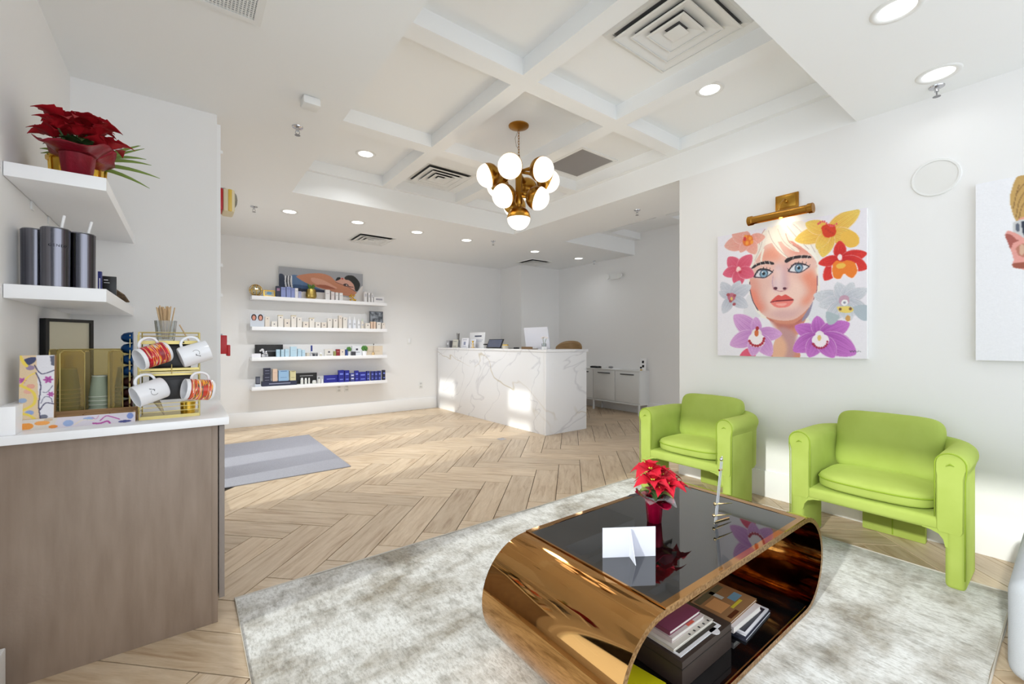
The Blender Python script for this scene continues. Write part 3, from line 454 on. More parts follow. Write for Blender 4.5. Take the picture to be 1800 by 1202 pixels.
# glazed shop front behind the alcove
wf = MB(); xf0, xf1 = .05, .17
openings = [(3.62, 4.5, .03, 1.2), (4.02, 4.56, 1.2, 1.66), (4.02, 4.56, 1.76, 2.09), (4.86, 5.3, .03, 1.2), (6.05, 6.75, .03, 1.66), (6.05, 6.75, 1.76, 2.09)]
yb_ = sorted({YA + .1, YB} | {v for o in openings for v in o[:2]}); zb_ = sorted({0, ZC + .1} | {v for o in openings for v in o[2:]})
for y0, y1 in zip(yb_, yb_[1:]):
    for z0, z1 in zip(zb_, zb_[1:]):
        if not any(a <= y0 + .001 and y1 <= b + .001 and c <= z0 + .001 and z1 <= d + .001 for a, b, c, d in openings): wf.box(xf0, xf1, y0, y1, z0, z1)
struct(wf.build('wall_entrance', M_wall))
for i, (a, b, c_, d_) in enumerate(openings):
    d = struct(bpy.data.objects.new('window_%d' % (i + 2), None)); C.objects.link(d)
    f = MB(); f.box(.09, .13, a, a + .025, c_, d_).box(.09, .13, b - .025, b, c_, d_).box(.09, .13, a + .025, b - .025, d_ - .025, d_).box(.09, .13, a + .025, b - .025, c_, c_ + .025)
    f.build('window_frame', M_trim, d); bx('pane', M_pane, (.107, .113, a + .02, b - .02, c_ + .02, d_ - .02), d)
struct(bx('wall_back', M_wall, (.165, 5.12, YB, YB + .12, 0, ZC + .1)))
struct(bx('wall_back_jog', M_wall, (5.12, XF + .12, YJ, YB + .12, 0, ZC + .1)))
struct(bx('wall_far_right', M_wall, (XF, XF + .12, -1, YJ, 0, ZT + .1)))
struct(bx('wall_right', M_wall, (XR, XR + .13, -.95, 2.21, 0, ZC)))  # cut short out of view so more sky light reaches the left walls
struct(bx('wall_end_shade', mat('shadow_strip', (96, 96, 94), .6), (XR + .13, XR + .136, 2.19, 2.205, .0, 2.6)))  # grey strip standing in for shade at the end of the painting wall
# ceiling: dropped perimeter, coffer beams, coffer panels
cl = MB(); tx0, tx1, ty0, ty1 = .84, XR, .905, 4.70
t2x0, t2x1, t2y0, t2y1 = 4.45, XF, 1.0, 4.58
cz = (ZC, ZT + .12)
cl.box(XL - W_, tx0, YN, YB + .1, *cz).box(tx0, t2x0, ty1, YB + .1, *cz).box(tx0, t2x0, YN, ty0, *cz).box(tx1, t2x0, ty0, ty1, *cz)
cl.box(t2x0, XF + .1, t2y1, YB + .1, *cz).box(t2x0, XF + .1, YN, t2y0, *cz)
struct(cl.build('ceiling', M_ceil))
struct(bx('ceiling_coffer_panel', M_ceil, (tx0, tx1, ty0, ty1, ZT, ZT + .12)))
struct(bx('ceiling_rear_panel', M_ceil, (t2x0, t2x1, t2y0, t2y1, ZT, ZT + .12)))
beams = [(1.735, 1.86, ty0, ty1), (2.66, 2.79, ty0, ty1)]
cb = MB()
for a in beams: cb.box(a[0], a[1], ty0, ty1 - .05, ZB, ZT)
for (y0, y1) in ((2.17, 2.30), (3.46, 3.60)):
    for x0, x1 in ((tx0 + .06, 1.735), (1.86, 2.66), (2.79, tx1 - .06)): cb.box(x0, x1, y0, y1, ZB, ZT)
cb.box(tx0, tx0 + .06, ty0, ty1 - .05, ZB, ZT).box(tx1 - .06, tx1, ty0, ty1 - .05, ZB, ZT).box(tx0, tx1, ty1 - .05, ty1, ZB, ZT)
struct(cb.build('ceiling_coffer_beams', M_ceil))
cb = MB(); cb.box(5.2, 5.33, t2y0, t2y1 - .12, ZB, ZT).box(t2x0, 5.2, 3.4, 3.54, ZB, ZT).box(5.33, t2x1, 3.4, 3.54, ZB, ZT).box(t2x0, t2x1, t2y1 - .12, t2y1, ZB, ZT)
struct(cb.build('ceiling_rear_beams', M_ceil))
# baseboards
def bboard(name, b): struct(bx(name, M_trim, b, bev=.003))
bboard('baseboard_back', (.17, 3.66, YB - .018, YB, 0, .2))
bboard('baseboard_right', (XR - .018, XR, -.95, 2.21, 0, .2))
bboard('baseboard_left', (XL, XL + .028, -1.2, 2.19, 0, .17))
bboard('baseboard_far', (XF - .018, XF, 1, YJ, 0, .2))
bboard('baseboard_alcove', (.165, .183, YA + .0, YA + .22, 0, .2))
struct(bx('trim_2', M_trim, (.165, .185, YA + .0, YA + .035, .2, 2.62)))
# thin end jamb with hinge bits beside the alcove
for z in (2.45, 1.7, 1.5): struct(bx('trim_3', M_trim, (.17, .2, YA + .04, YA + .06, z, z + .02)))

# ================================================================= LIGHTS AND CEILING FITTINGS
def downlight(x, y, z, label, power=9, r=.062):
    t = thing('downlight', label, 'light', (x, y, z), group=None)
    MB().lathe([(r + .004, .004), (r + .006, -.004), (r + .028, -.006), (r + .034, 0)], seg=32).build('trim_ring', M_plastic, t, smooth=True)
    MB().lathe([(0, -.001), (r + .005, -.001)], seg=32).build('diffuser', M_led, t)
    l = bpy.data.lights.new('downlight_lamp', 'AREA'); l.shape = 'DISK'; l.size = r * 2; l.energy = power; l.color = (.95, .98, 1); l.spread = math.radians(140)
    lo = bpy.data.objects.new('downlight_lamp', l); C.objects.link(lo); lo.location = (x, y, z - .012)
    return t
DL = [(.945, 5.42, ZC, 'round recessed downlight nearest the red alarm strobe by the shelf wall'), (1.70, 5.40, ZC, 'recessed downlight just in front of the vent over the shelves'),
      (2.49, 5.40, ZC, 'recessed downlight between the shelf wall vent and the two lights by the desk end'), (3.26, 5.39, ZC, 'recessed downlight next to the sprinkler above the marble desk'),
      (4.56, 5.39, ZC, 'recessed downlight just in front of the vent by the corner column'), (5.55, 5.36, ZC, 'recessed downlight closest to the far corner wall and its sprinkler'),
      (2.52, .49, ZC, 'large recessed downlight cut by the top edge of the picture'), (3.31, .47, ZC, 'large recessed downlight above the sprinkler over the painting wall'),
      (3.03, 1.62, ZT, 'recessed downlight in the coffer beside the big square diffuser'), (1.40, 4.20, ZT, 'recessed downlight in the coffer corner beside the smaller square diffuser')]
for d, pw in zip(DL, (13, 13, 9, 4, 1.6, 1, 1, .3, 1.2, 3)): downlight(*d, power=pw)
for x, y, l in ((.9, -.3, 'unseen fill downlight added to the flat ceiling behind the viewer'), (.1, .8, 'unseen fill downlight added over the viewer near the left window')): downlight(x, y, ZC, l, power=3.5)  # unseen downlights added as fill

def sprinkler(x, y, z, label):
    t = thing('sprinkler', label, 'sprinkler', (x, y, z))
    MB().lathe([(0, 0), (.036, 0), (.034, -.006), (.012, -.01), (.01, -.03), (.0, -.03)], seg=20).build('escutcheon', M_chrome, t, smooth=SM)
    b = MB().tube([(.010, 0, -.028), (.014, 0, -.042), (.002, 0, -.055)], .002, 6).tube([(-.010, 0, -.028), (-.014, 0, -.042), (-.002, 0, -.055)], .002, 6)
    b.build('frame_arms', M_grey, t); MB().lathe([(0, -.055), (.018, -.057), (.018, -.059), (0, -.06)], seg=14).build('deflector', M_grey, t)
for x, y, l in ((.616, 3.253, 'chrome ceiling sprinkler near the end of the white alcove wall'), (.60, 5.46, 'small sprinkler beside the red alarm strobe'), (3.60, 5.2, 'small dark sprinkler over the desk between two downlights'),
                (4.04, 3.0, 'dark sprinkler over the passage right of the brass chandelier'), (5.95, 5.36, 'tiny sprinkler against the far wall above the emergency light'), (3.47, .50, 'chrome sprinkler close to the painting wall below a downlight')):
    sprinkler(x, y, ZC, l)

def ring(b, o, i, z0, z1, z2=None):
    """square frustum band from half size o at z0 to i at z1"""
    A = [b.bm.verts.new((sx * o, sy * o, z0)) for sx, sy in ((-1, -1), (1, -1), (1, 1), (-1, 1))]
    B = [b.bm.verts.new((sx * i, sy * i, z1)) for sx, sy in ((-1, -1), (1, -1), (1, 1), (-1, 1))]
    for k in range(4): b.bm.faces.new((A[k], A[(k + 1) % 4], B[(k + 1) % 4], B[k]))
M_vent = mat('vent_enamel', (238, 238, 236), .35)
def diffuser(x, y, z, h, label):
    t = thing('ceiling_diffuser', label, 'vent', (x, y, z), group=None)
    b = MB(); ring(b, h, h * .97, 0, -.012); ring(b, h * .97, h * .86, -.012, -.006); b.build('frame', M_vent, t, solid=.002)
    bx('duct', mat('duct_grey', (96, 96, 96), .8), (-h * .84, h * .84, -h * .84, h * .84, -.0025, -.0005), t)
    for k, (a, c) in enumerate(((.86, .56), (.62, .36), (.40, .16))):
        b = MB(); ring(b, h * a, h * c, -.034, -.008); ring(b, h * a, h * (a - .03), -.034, -.037); b.build('louver', M_vent, t, solid=.003)
    bx('center_panel', M_vent, (-h * .17, h * .17, -h * .17, h * .17, -.036, -.03), t, bev=.002)
    return t
diffuser(2.28, 1.42, ZT, .3, 'large square stepped air diffuser in the near coffer beside a downlight')
diffuser(2.25, 4.28, ZT, .29, 'square stepped air diffuser in the coffer left of the chandelier')
diffuser(2.13, 6.13, ZC, .27, 'flat looking square air diffuser above the product shelves')
diffuser(5.13, 6.09, ZC, .24, 'small square air diffuser beside the corner column')
def grille(x, y, z, hx, hy, label, n, m, fine):
    t = thing('return_grille', label, 'vent', (x, y, z))
    f = MB(); e = .03
    f.box(-hx, hx, -hy, -hy + e, -.012, 0).box(-hx, hx, hy - e, hy, -.012, 0).box(-hx, -hx + e, -hy + e, hy - e, -.012, 0).box(hx - e, hx, -hy + e, hy - e, -.012, 0); f.build('frame', M_vent, t)
    bx('backing', mat('grille_dark', (120, 118, 118), .8), (-hx + e, hx - e, -hy + e, hy - e, -.002, -.001), t)
    s = MB(); st = (2 * hx - 2 * e) / n
    for i in range(n):
        x0 = -hx + e + (i + .25) * st; s.box(x0, x0 + st * .35, -hy + e, hy - e, -.009, -.004)
    if fine:
        st = (2 * hy - 2 * e) / fine
        for i in range(fine): y0 = -hy + e + (i + .25) * st; s.box(-hx + e, hx - e, y0, y0 + st * .3, -.0095, -.0045)
    tag(s.build('grille_bars', m, t), kind='stuff')
grille(3.21, 3.09, ZT, .255, .285, 'square grey return grille in the coffer right of the chandelier', 40, mat('grille_grey', (176, 172, 170), .5), 0)
grille(-.02, 2.0, ZC, .30, .31, 'perforated white return grille on the ceiling above the coffee corner', 40, M_vent, 40)
bx('motion_sensor', M_plastic, (.56, .66, 2.79, 2.89, ZC - .05, ZC), bev=.012); tag(bpy.data.objects['motion_sensor'], 'small white square sensor box on the flat ceiling', 'sensor')

# chandelier
ch = thing('chandelier', 'brass cluster chandelier with half brass half opal glass globes', 'chandelier', (2.25, 2.87, ZT))
MB().lathe([(0, 0), (.086, 0), (.084, -.008), (.03, -.03), (.012, -.034), (0, -.034)], seg=36).build('canopy', M_brassd, ch, smooth=SM)
zz = -.036
for i in range(11):
    M = Matrix.Translation((0, 0, zz - .014)) @ Matrix.Rotation(PI / 2 * (i % 2), 4, 'Z')
    pts = [M @ Vector((.0075 * math.cos(a), 0, .0155 * math.sin(a))) for a in np.linspace(0, 2 * PI, 10, endpoint=False)]
    MB().tube(pts, .0021, 5, closed=True).build('chain_link', M_brassd, ch, smooth=True); zz -= .0235
MB().tube([(0, 0, -.03), (-.03, .01, -.11), (-.025, 0, -.18), (.004, 0, -.2), (.012, .0, -.27)], .0016, 5).build('cord', mat('clear_cord', (120, 100, 70), .5), ch)
MB().lathe([(0, -.29), (.012, -.29), (.016, -.31), (.028, -.33), (.03, -.36), (.026, -.60), (.034, -.62), (.034, -.66), (.02, -.68), (0, -.68)], seg=20).build('hub', M_brass, ch, smooth=SM)
R_ = .098
def globe(d, c):
    """unit direction d, centre c"""
    q = Vector(d).to_track_quat('Z', 'X').to_matrix().to_4x4(); M = Matrix.Translation(c) @ q
    n = 12
    sh = MB().lathe([(R_ * 1.012 * math.sin(a), -R_ * 1.012 * math.cos(a)) for a in np.linspace(.12, PI / 2, n)], seg=32, M=M)
    sh.lathe([(R_ * 1.02, -.004), (R_ * 1.02, .004), (R_ * .99, .004)], seg=32, M=M)
    e = -Vector(d) * R_ + Vector(c)
    o = sh.build('socket_shell', M_brass, ch, smooth=SM)
    MB().lathe([(R_ * math.sin(a), R_ * math.cos(a)) for a in np.linspace(0.0, PI / 2 + .02, 14)], seg=32, M=M).build('opal_globe', M_opal, o, smooth=True)
    h = Vector((0, 0, max(min(e.z + .02, -.34), -.64)))
    MB().tube([e + Vector(d) * .01, (e + h) / 2 + Vector((0, 0, .005)), h], [.022, .012, .012], 10).build('arm', M_brass, ch, smooth=True)
Fd = Vector((-.6046, -.7965, 0)); Rd = Vector((.7965, -.6046, 0))
for a in (-16, -76, -136, 164, 104, 44):
    a = math.radians(a); h = Fd * math.cos(a) + Rd * math.sin(a); d = (h * .93 + Vector((0, 0, -.36))).normalized()
    globe(d, h * .262 + Vector((0, 0, 2.585 - ZT)))
for a in (-48, 72, 192):
    a = math.radians(a); h = Fd * math.cos(a) + Rd * math.sin(a); d = (h * .9 + Vector((0, 0, -.42))).normalized()
    globe(d, h * .165 + Vector((0, 0, 2.40 - ZT)))
globe((0, 0, -1), (0, 0, 2.248 - ZT))
pl = bpy.data.lights.new('chandelier_glow', 'POINT'); pl.energy = 9; pl.color = (1, .86, .68); pl.shadow_soft_size = .12
po = bpy.data.objects.new('chandelier_glow', pl); C.objects.link(po); po.location = (2.25, 2.87, 2.02)

# ================================================================= PAINTING WALL
def stretched(name, label, cat, Y0_, Y1_, z0, z1, ops, nx, bg, x=XR):
    t = thing(name, label, cat, (x, (Y0_ + Y1_) / 2, z0))
    bx('canvas_stretcher', M_trim, (-.034, -.001, (Y0_ - Y1_) / 2, (Y1_ - Y0_) / 2, 0, z1 - z0), t, bev=.002)
    canvas('painted_face', ops, Y1_ - Y0_, z1 - z0, nx, bg, t, (-.035, (Y1_ - Y0_) / 2, z1 - z0), (0, -1, 0), (0, 0, -1))
    return t
stretched('portrait_painting', 'square painting of a blonde face among bright orchids, under the brass picture light', 'painting', .843, 1.838, 1.088, 2.083, ART1, 330, (238, 234, 242))
stretched('portrait_painting', 'white painting of a profile with goggles, cut by the right edge', 'painting', -.64, .355, 1.097, 2.092, ART2, 300, (240, 240, 244))
pl_ = thing('picture_light', 'brass picture light with square backplate above the orchid portrait', 'lamp', (XR, 1.325, 2.25))
bx('backplate', M_brassd, (-.014, 0, -.078, .078, -.056, .058), pl_, bev=.004)
bx('inner_plate', M_brass, (-.019, -.012, -.062, .062, -.042, .044), pl_, bev=.002)
MB().tube([(-.018, 0, .0), (-.05, 0, .01), (-.10, .01, -.03), (-.135, .02, -.10)], .006, 8).build('arm', M_brass, pl_, smooth=True)
MB().ell((-.03, 0, .0), (.012, .012, .012)).build('knob', M_brass, pl_, smooth=True)
sh = MB(); prof = []
n = 18
ys_ = [-.215, -.212, -.185, -.18, .18, .185, .212, .215]; rs = [.031, .036, .036, .030, .030, .036, .036, .031]
rows = []
for y, r in zip(ys_, rs): rows.append([(-.15 + r * math.sin(a), y, -.125 + r * math.cos(a)) for a in np.linspace(-math.radians(140), math.radians(140), n)])
sh.grid(rows); sh.build('shade', M_brassd, pl_, smooth=SM, solid=.002)
for s in (-1, 1):
    MB().lathe([(0, 0), (.034, 0), (.034, .003), (0, .003)], seg=20, M=Matrix.Translation((-.15, s * .214, -.125)) @ Matrix.Rotation(PI / 2, 4, 'X')).build('end_cap', M_brassd, pl_)
MB().tube([(-.15, -.17, -.128), (-.15, .17, -.128)], .012, 10).build('bulb_tube', mat('warm_tube', (255, 226, 170), .3, emit=2, emc=(255, 222, 160)), pl_)
al = bpy.data.lights.new('picture_lamp', 'AREA'); al.shape = 'RECTANGLE'; al.size = .02; al.size_y = .34; al.energy = .35; al.color = (1, .82, .55); al.spread = math.radians(140)
ao = bpy.data.objects.new('picture_lamp', al); C.objects.link(ao); ao.location = (XR - .15, 1.325, 2.105)
ao.rotation_euler = Vector((.5, 0, -1)).to_track_quat('-Z', 'Y').to_euler()
t = thing('wall_speaker', 'round white flush speaker high on the painting wall', 'speaker', (XR, .523, 2.19), rot=(0, -PI / 2, 0))
MB().lathe([(0, .004), (.098, .004)], seg=40).build('grille_cloth', mat('speaker_cloth', (232, 231, 228), .9), t)
MB().lathe([(.098, 0), (.098, .008), (.108, .008), (.112, 0)], seg=40).build('rim', M_plastic, t, smooth=SM)

# ================================================================= ENTRANCE SIDE
bxm = bx('door_mat', M_mat, (.24, 1.27, 4.235, 6.0, 0, .009), bev=.003); tag(bxm, 'grey rectangular entrance mat striped by window sunlight', 'mat')
t = thing('alarm_strobe', 'red and cream emergency alarm light poking out past the alcove edge', 'alarm', (.17, 3.56, 2.16))
bx('back_box', M_red, (0, .032, -.09, .06, -.07, .07), t, bev=.004)
bx('housing', mat('cream_plastic', (226, 214, 180), .5), (.032, .1, -.09, .08, -.078, .075), t, bev=.012)
bx('amber_band', mat('amber_lens', (222, 186, 80), .3), (.06, .084, -.094, .06, -.076, .073), t, bev=.006)
MB().ell((.1, -.02, .02), (.02, .05, .05)).build('lens', M_clear, t, smooth=True)
bx('mount_clip', M_grey, (.0, .05, -.05, .03, .07, .085), t)
t = thing('pull_station', 'small red fire alarm pull box beside the mug rack', 'alarm', (.17, 3.53, 1.18))
bx('body', M_red, (0, .055, -.06, .06, -.06, .065), t, bev=.004); bx('handle', M_red, (.055, .075, -.045, .045, -.075, -.0), t, bev=.004); bx('hinge', M_grey, (.0, .03, -.05, .05, .065, .075), t)

# ================================================================= RECEPTION DESK
YD0, YD1, XD = 4.13, 7.10, 3.68
dk = thing('reception_desk', 'white marble reception desk with gold grey veins', 'desk', (XD, YD0, 0))
bx('front_panel', M_marble, (0, .04, 0.042, YD1 - YD0, 0, 1.065), dk, bev=.0015)
bx('side_panel', M_marble, (0, .75, 0, .04, 0, 1.065), dk, bev=.0015)
bx('counter_slab', M_marble, (-.004, .46, .41, YD1 - YD0, 1.067, 1.1), dk, bev=.0015)
bx('counter_slab_return', M_marble, (-.004, .775, -.012, .409, 1.067, 1.1), dk, bev=.0015)
bx('inner_worktop', M_white, (.1, .74, .06, YD1 - YD0, .73, .76), dk, bev=.002)
bx('floor_outlet', M_chrome, (3.07, 3.16, 4.27, 4.36, 0, .004), bev=.001); tag(bpy.data.objects['floor_outlet'], 'small round metal floor plate in front of the marble desk', 'outlet')
zd = 1.1
def D(y0, y1): return (y0 - .0, y1)
o = bx('storage_box', mat('pale_grey_card', (184, 182, 186), .7), (3.86, 3.94, 7.0, 7.09, zd, zd + .13), bev=.002); tag(o, 'pale grey box at the wall end of the desk', 'box')
bx('label_plate', M_white, (3.857, 3.8602, 7.02, 7.07, zd + .05, zd + .09), None); bpy.data.objects['label_plate'].parent = o
o = bx('storage_box', mat('dark_grey_card', (96, 94, 98), .7), (3.87, 3.93, 6.965, 6.995, zd, zd + .12), bev=.002); tag(o, 'slim dark grey box standing beside the pale grey box', 'box')
t = thing('pen_cup', 'grey pen cup with tall brushes behind the small cream sign', 'cup', (3.98, 6.87, zd))
MB().lathe([(0, 0), (.03, 0), (.032, .13), (.028, .13), (.027, .01), (0, .01)], seg=18).build('cup', M_grey, t, smooth=SM)
for i in range(4): MB().tube([(.01 * math.cos(i * 2), .012 * math.sin(i * 2), .02), (.016 * math.cos(i * 2), .03 * math.sin(i * 2), .25 + .01 * (i % 2))], [.003, .008], 6).build('brush', mat('grey_brush', (120, 116, 112), .6), t)
def sign(name, label, y0, y1, h, c, x=3.88, th=.012, tilt=.12, rz=0, marks=(), cat='sign'):
    t = thing(name, label, cat, (x, (y0 + y1) / 2, zd), rz)
    w2 = (y1 - y0) / 2; M = Matrix.Rotation(tilt, 4, 'Y')
    MB().box(0, th, -w2, w2, 0, h, bev=.002, M=M).build('board', mat('board_%d_%d_%d' % c, c, .5), t, smooth=SM)
    for (a, b, z0, z1, col) in marks:
        MB().box(-.0015, .0002, -w2 + 2 * w2 * (1 - b), -w2 + 2 * w2 * (1 - a), h * z0, h * z1, M=M).build('print', mat('ink_%d_%d_%d' % col, col, .6), t)
    MB().box(th, th + .07, -w2 * .3, w2 * .3, 0, .008).build('easel_foot', M_white, t)
    return t
INK = (60, 66, 92); LG = (176, 180, 196)
sign('counter_sign', 'small cream sign leaning low near the wall end of the desk', 6.74, 6.92, .145, (226, 222, 208), marks=[(.15, .85, .74, .8, (120, 116, 110)), (.2, .8, .15, .2, (120, 116, 110))])
sign('counter_sign', 'small white framed card between the cream sign and the large white board', 6.56, 6.70, .13, (214, 216, 224), x=3.95, marks=[(.2, .8, .6, .68, LG), (.2, .8, .3, .5, (240, 240, 244))])
sign('counter_sign', 'large white board sign with a dark heading strip', 5.97, 6.45, .265, (236, 236, 238), x=3.94, marks=[(.36, .8, .72, .8, INK), (.3, .9, .5, .53, LG), (.3, .85, .4, .43, LG)])
sign('counter_sign', 'white card propped before the large white board, nearer the wall', 6.28, 6.5, .17, (240, 240, 246), x=3.82, marks=[(.2, .8, .8, .85, LG), (.35, .65, .3, .62, (150, 156, 180)), (.2, .8, .14, .18, LG)])
sign('counter_sign', 'slim white card propped before the large white board, nearer the tablet', 6.1, 6.26, .15, (232, 233, 240), x=3.85, marks=[(.2, .8, .75, .8, LG), (.2, .8, .5, .54, LG)])
t = thing('figurine', 'small gold and cream figurine in front of the large white board', 'ornament', (3.80, 6.08, zd))
MB().lathe([(0, 0), (.03, 0), (.032, .012), (.012, .03), (.02, .06), (.008, .09), (0, .105)], seg=16).build('body', mat('cream_gold', (222, 196, 150), .4, .3), t, smooth=True)
MB().ell((0, 0, .105), (.016, .016, .018)).build('head', M_goldy, t, smooth=True)
t = thing('tablet', 'black tablet on a tilted stand on the desk', 'tablet', (3.86, 5.58, zd), 0)
M = Matrix.Translation((0, 0, .005)) @ Matrix.Rotation(math.radians(24), 4, 'Y')
MB().box(0, .012, -.2, .2, 0, .155, bev=.004, M=M).build('frame', M_black, t, smooth=SM)
MB().box(-.0012, .0003, -.18, .18, .014, .142, M=M).build('screen', mat('tablet_screen', (86, 92, 112), .15), t)
MB().box(-.0018, -.001, -.03, .03, .072, .082, M=M).build('screen_mark', mat('screen_mark', (50, 54, 66), .3), t)
MB().box(.0, .12, -.16, .16, 0, .008, bev=.002).build('stand', M_black, t); MB().box(-.02, .03, .2, .25, .05, .07, bev=.004).build('card_reader', M_black, t)
t = thing('candle_jar', 'small glass candle jar with a gold lid beside the tablet', 'candle', (3.86, 5.25, zd))
MB().lathe([(0, 0), (.045, 0), (.047, .045), (.045, .048), (0, .048)], seg=20).build('jar', mat('pale_jar', (206, 198, 182), .15), t, smooth=SM); MB().lathe([(0, .048), (.047, .048), (.047, .062), (0, .064)], seg=20).build('lid', M_goldy, t, smooth=SM)
bx('card_tray', mat('tray_dark', (70, 62, 56), .5), (3.82, 3.9, 5.16, 5.36, zd, zd + .007), bev=.002); tag(bpy.data.objects['card_tray'], 'thin dark tray just behind the candle jar', 'tray'); bpy.data.objects['card_tray'].location.x += .1
t = thing('monitor', 'white desktop monitor seen from its blank back', 'monitor', (3.93, 4.86, .76), 0)
M = Matrix.Translation((.0, 0, .3)) @ Matrix.Rotation(math.radians(-9), 4, 'Y')
MB().box(0, .02, -.27, .27, 0, .36, bev=.008, M=M).build('screen_housing', mat('monitor_white', (226, 226, 234), .35), t, smooth=SM)
MB().box(.021, .023, -.25, .25, .02, .34, M=M).build('screen', M_black, t)
MB().box(.03, .06, -.03, .03, 0, .4, bev=.004).box(.0, .2, -.1, .1, 0, .012, bev=.003).build('stand', M_plastic, t, smooth=SM)
t.location.x = 4.17
o = bx('credit_card_reader', M_black, (3.8, 3.87, 4.92, 4.97, zd, zd + .022), bev=.003); tag(o, 'tiny black card reader on the desk before the monitor', 'card reader')
bx('keypad', M_grey, (3.805, 3.85, 4.927, 4.963, zd + .022, zd + .0235), o)
t = thing('desk_tray', 'low dark framed tray with white cards on the desk edge', 'tray', (3.85, 4.66, zd))
bx('base', mat('wood_tray', (120, 92, 60), .5), (-.05, .05, -.12, .12, 0, .008), t); bx('cards', M_white, (-.04, .04, -.11, .11, .008, .028), t, bev=.002); bx('rim', mat('wood_tray', (0, 0, 0)), (-.056, -.05, -.12, .12, 0, .034), t)
t = thing('orchid_vase', 'glass vase with white blossoms at the corner of the desk', 'vase', (3.92, 4.44, zd))
MB().lathe([(0, 0), (.03, 0), (.033, .08), (.03, .08), (.028, .006), (0, .006)], seg=18).build('vase', M_clear, t, smooth=SM)
for i, (dx, dy, dz) in enumerate(((0, .03, .15), (.01, -.03, .16), (-.01, 0, .165), (0, -.055, .15))):
    MB().tube([(0, 0, .01), (dx * .5, dy * .4, .09), (dx, dy, dz)], .0018, 5).build('stem', mat('stem_green', (110, 130, 80), .6), t)
    b = MB()
    for k in range(5): a = 2 * PI * k / 5; b.ell((dx + .012 * math.cos(a), dy + .016 * math.sin(a), dz + .003), (.012, .012, .007), nu=8, nv=5)
    b.build('blossom', mat('blossom_white', (240, 232, 228), .6), t, smooth=True)
o = bx('notepad_block', M_white, (3.83, 3.88, 4.33, 4.385, zd, zd + .038), bev=.004); tag(o, 'little white cube block by the vase on the desk corner', 'box')
# bar chair behind the desk
t = thing('desk_chair', 'brown bentwood chair whose curved back shows above the desk', 'chair', (5.0, 5.13, 0), 0)
Mw = mat('bentwood', (150, 118, 72), .4, noise=(6, (132, 100, 58), (1, 1, 6), .3, .7))
rows = []
for j in range(9):
    v = j / 8; rows.append([])
    for i in range(13):
        a = math.radians(-62 + 124 * i / 12); hh = .36 * v * (1 - .28 * abs(i / 6 - 1) ** 2.5)
        rows[-1].append((-.03 + .22 * math.cos(a) + .05 * v, .27 * math.sin(a), .86 + hh))
MB().grid(rows).build('backrest', Mw, t, smooth=True, solid=.012)
MB().ell((0, 0, .70), (.22, .22, .03), e1=.5).build('seat', Mw, t, smooth=True)
for sx in (-1, 1):
    for sy in (-1, 1): MB().tube([(sx * .13, sy * .13, .69), (sx * .2, sy * .2, 0)], [.015, .011], 8).build('leg', M_black, t)
MB().tube([(.17, -.1, .7), (.2, -.08, .9)], .01, 6).tube([(.17, .1, .7), (.2, .08, .9)], .01, 6).build('back_support', M_black, t)
t.rotation_euler.z = math.radians(20)

# sideboard on the far wall
M_sb = mat('sideboard_grey_white', (222, 222, 220), .35)
sb = thing('sideboard', 'low white sideboard with dark bar handles by the far wall', 'sideboard', (5.85, 4.29, 0))
L_ = 1.98
MB().box(0, .249, 0, L_, .18, .715, bev=.002).build('carcass', M_sb, sb, smooth=SM)
bx('top', M_sb, (-.02, .249, -.006, L_ + .006, .715, .733), sb, bev=.002)
for i in range(4):
    y0 = i * L_ / 4; d = bx('door', M_sb, (-.016, -.001, y0 + .004, y0 + L_ / 4 - .004, .2, .712), sb, bev=.0015)
    bx('handle', mat('dark_handle', (92, 92, 94), .35, .6), (-.034, -.022, y0 + .1, y0 + L_ / 4 - .12, .655, .672), d, bev=.003)
bx('frame_rail', M_sb, (-.014, 0.23, 0, L_, .165, .18), sb)
for y in (.015, L_ / 2, L_ - .04):
    for x in (-.012, .2): bx('leg', M_sb, (x, x + .026, y - .012, y + .014, 0, .166), sb)
zs_ = .733
t = thing('folder_rack', 'small dark desk accessory lying on the sideboard nearest the desk', 'tray', (5.93, 5.3, zs_)); bx('base', M_dark, (-.05, .05, -.09, .09, 0, .03), t, bev=.004); bx('lid', M_grey, (-.04, .04, -.07, .07, .03, .036), t)
t = thing('paper_stack', 'loose white papers and clips lying flat on the sideboard', 'papers', (5.95, 4.95, zs_))
for i in range(3): bx('sheet', M_white, (-.08 + .01 * i, .08 - .012 * i, -.16 + .05 * i, .14 - .02 * i, .003 * i, .003 * i + .0025), t)
MB().ell((0, .02, .025), (.03, .05, .018)).build('paper_clip_dish', M_grey, t, smooth=True)
t = thing('photo_card', 'upright white card with small dark pictures on the sideboard end', 'card', (5.98, 4.34, zs_))
M = Matrix.Rotation(math.radians(8), 4, 'Y'); MB().box(0, .01, -.06, .06, 0, .2, M=M).build('card', M_white, t)
for y0, z0, z1 in ((-.02, .12, .16), (-.03, .05, .09), (.01, .03, .06)): MB().box(-.001, 0, y0, y0 + .04, z0, z1, M=M).build('print', M_dark, t)
MB().ell((-.03, 0, .01), (.02, .02, .01)).build('gold_clip', M_goldy, t, smooth=True)
t = thing('emergency_light', 'white twin head emergency light on the far wall', 'light', (XF, 4.97, 2.36))
bx('body', M_plastic, (-.06, 0, -.1, .1, -.05, .05), t, bev=.008)
for s in (-1, 1): MB().lathe([(0, 0), (.042, 0), (.05, .04), (.048, .045), (0, .045)], seg=20, M=Matrix.Translation((-.06, s * .14, 0)) @ Matrix.Rotation(-PI / 2, 4, 'Y')).build('lamp_head', M_plastic, t, smooth=SM)
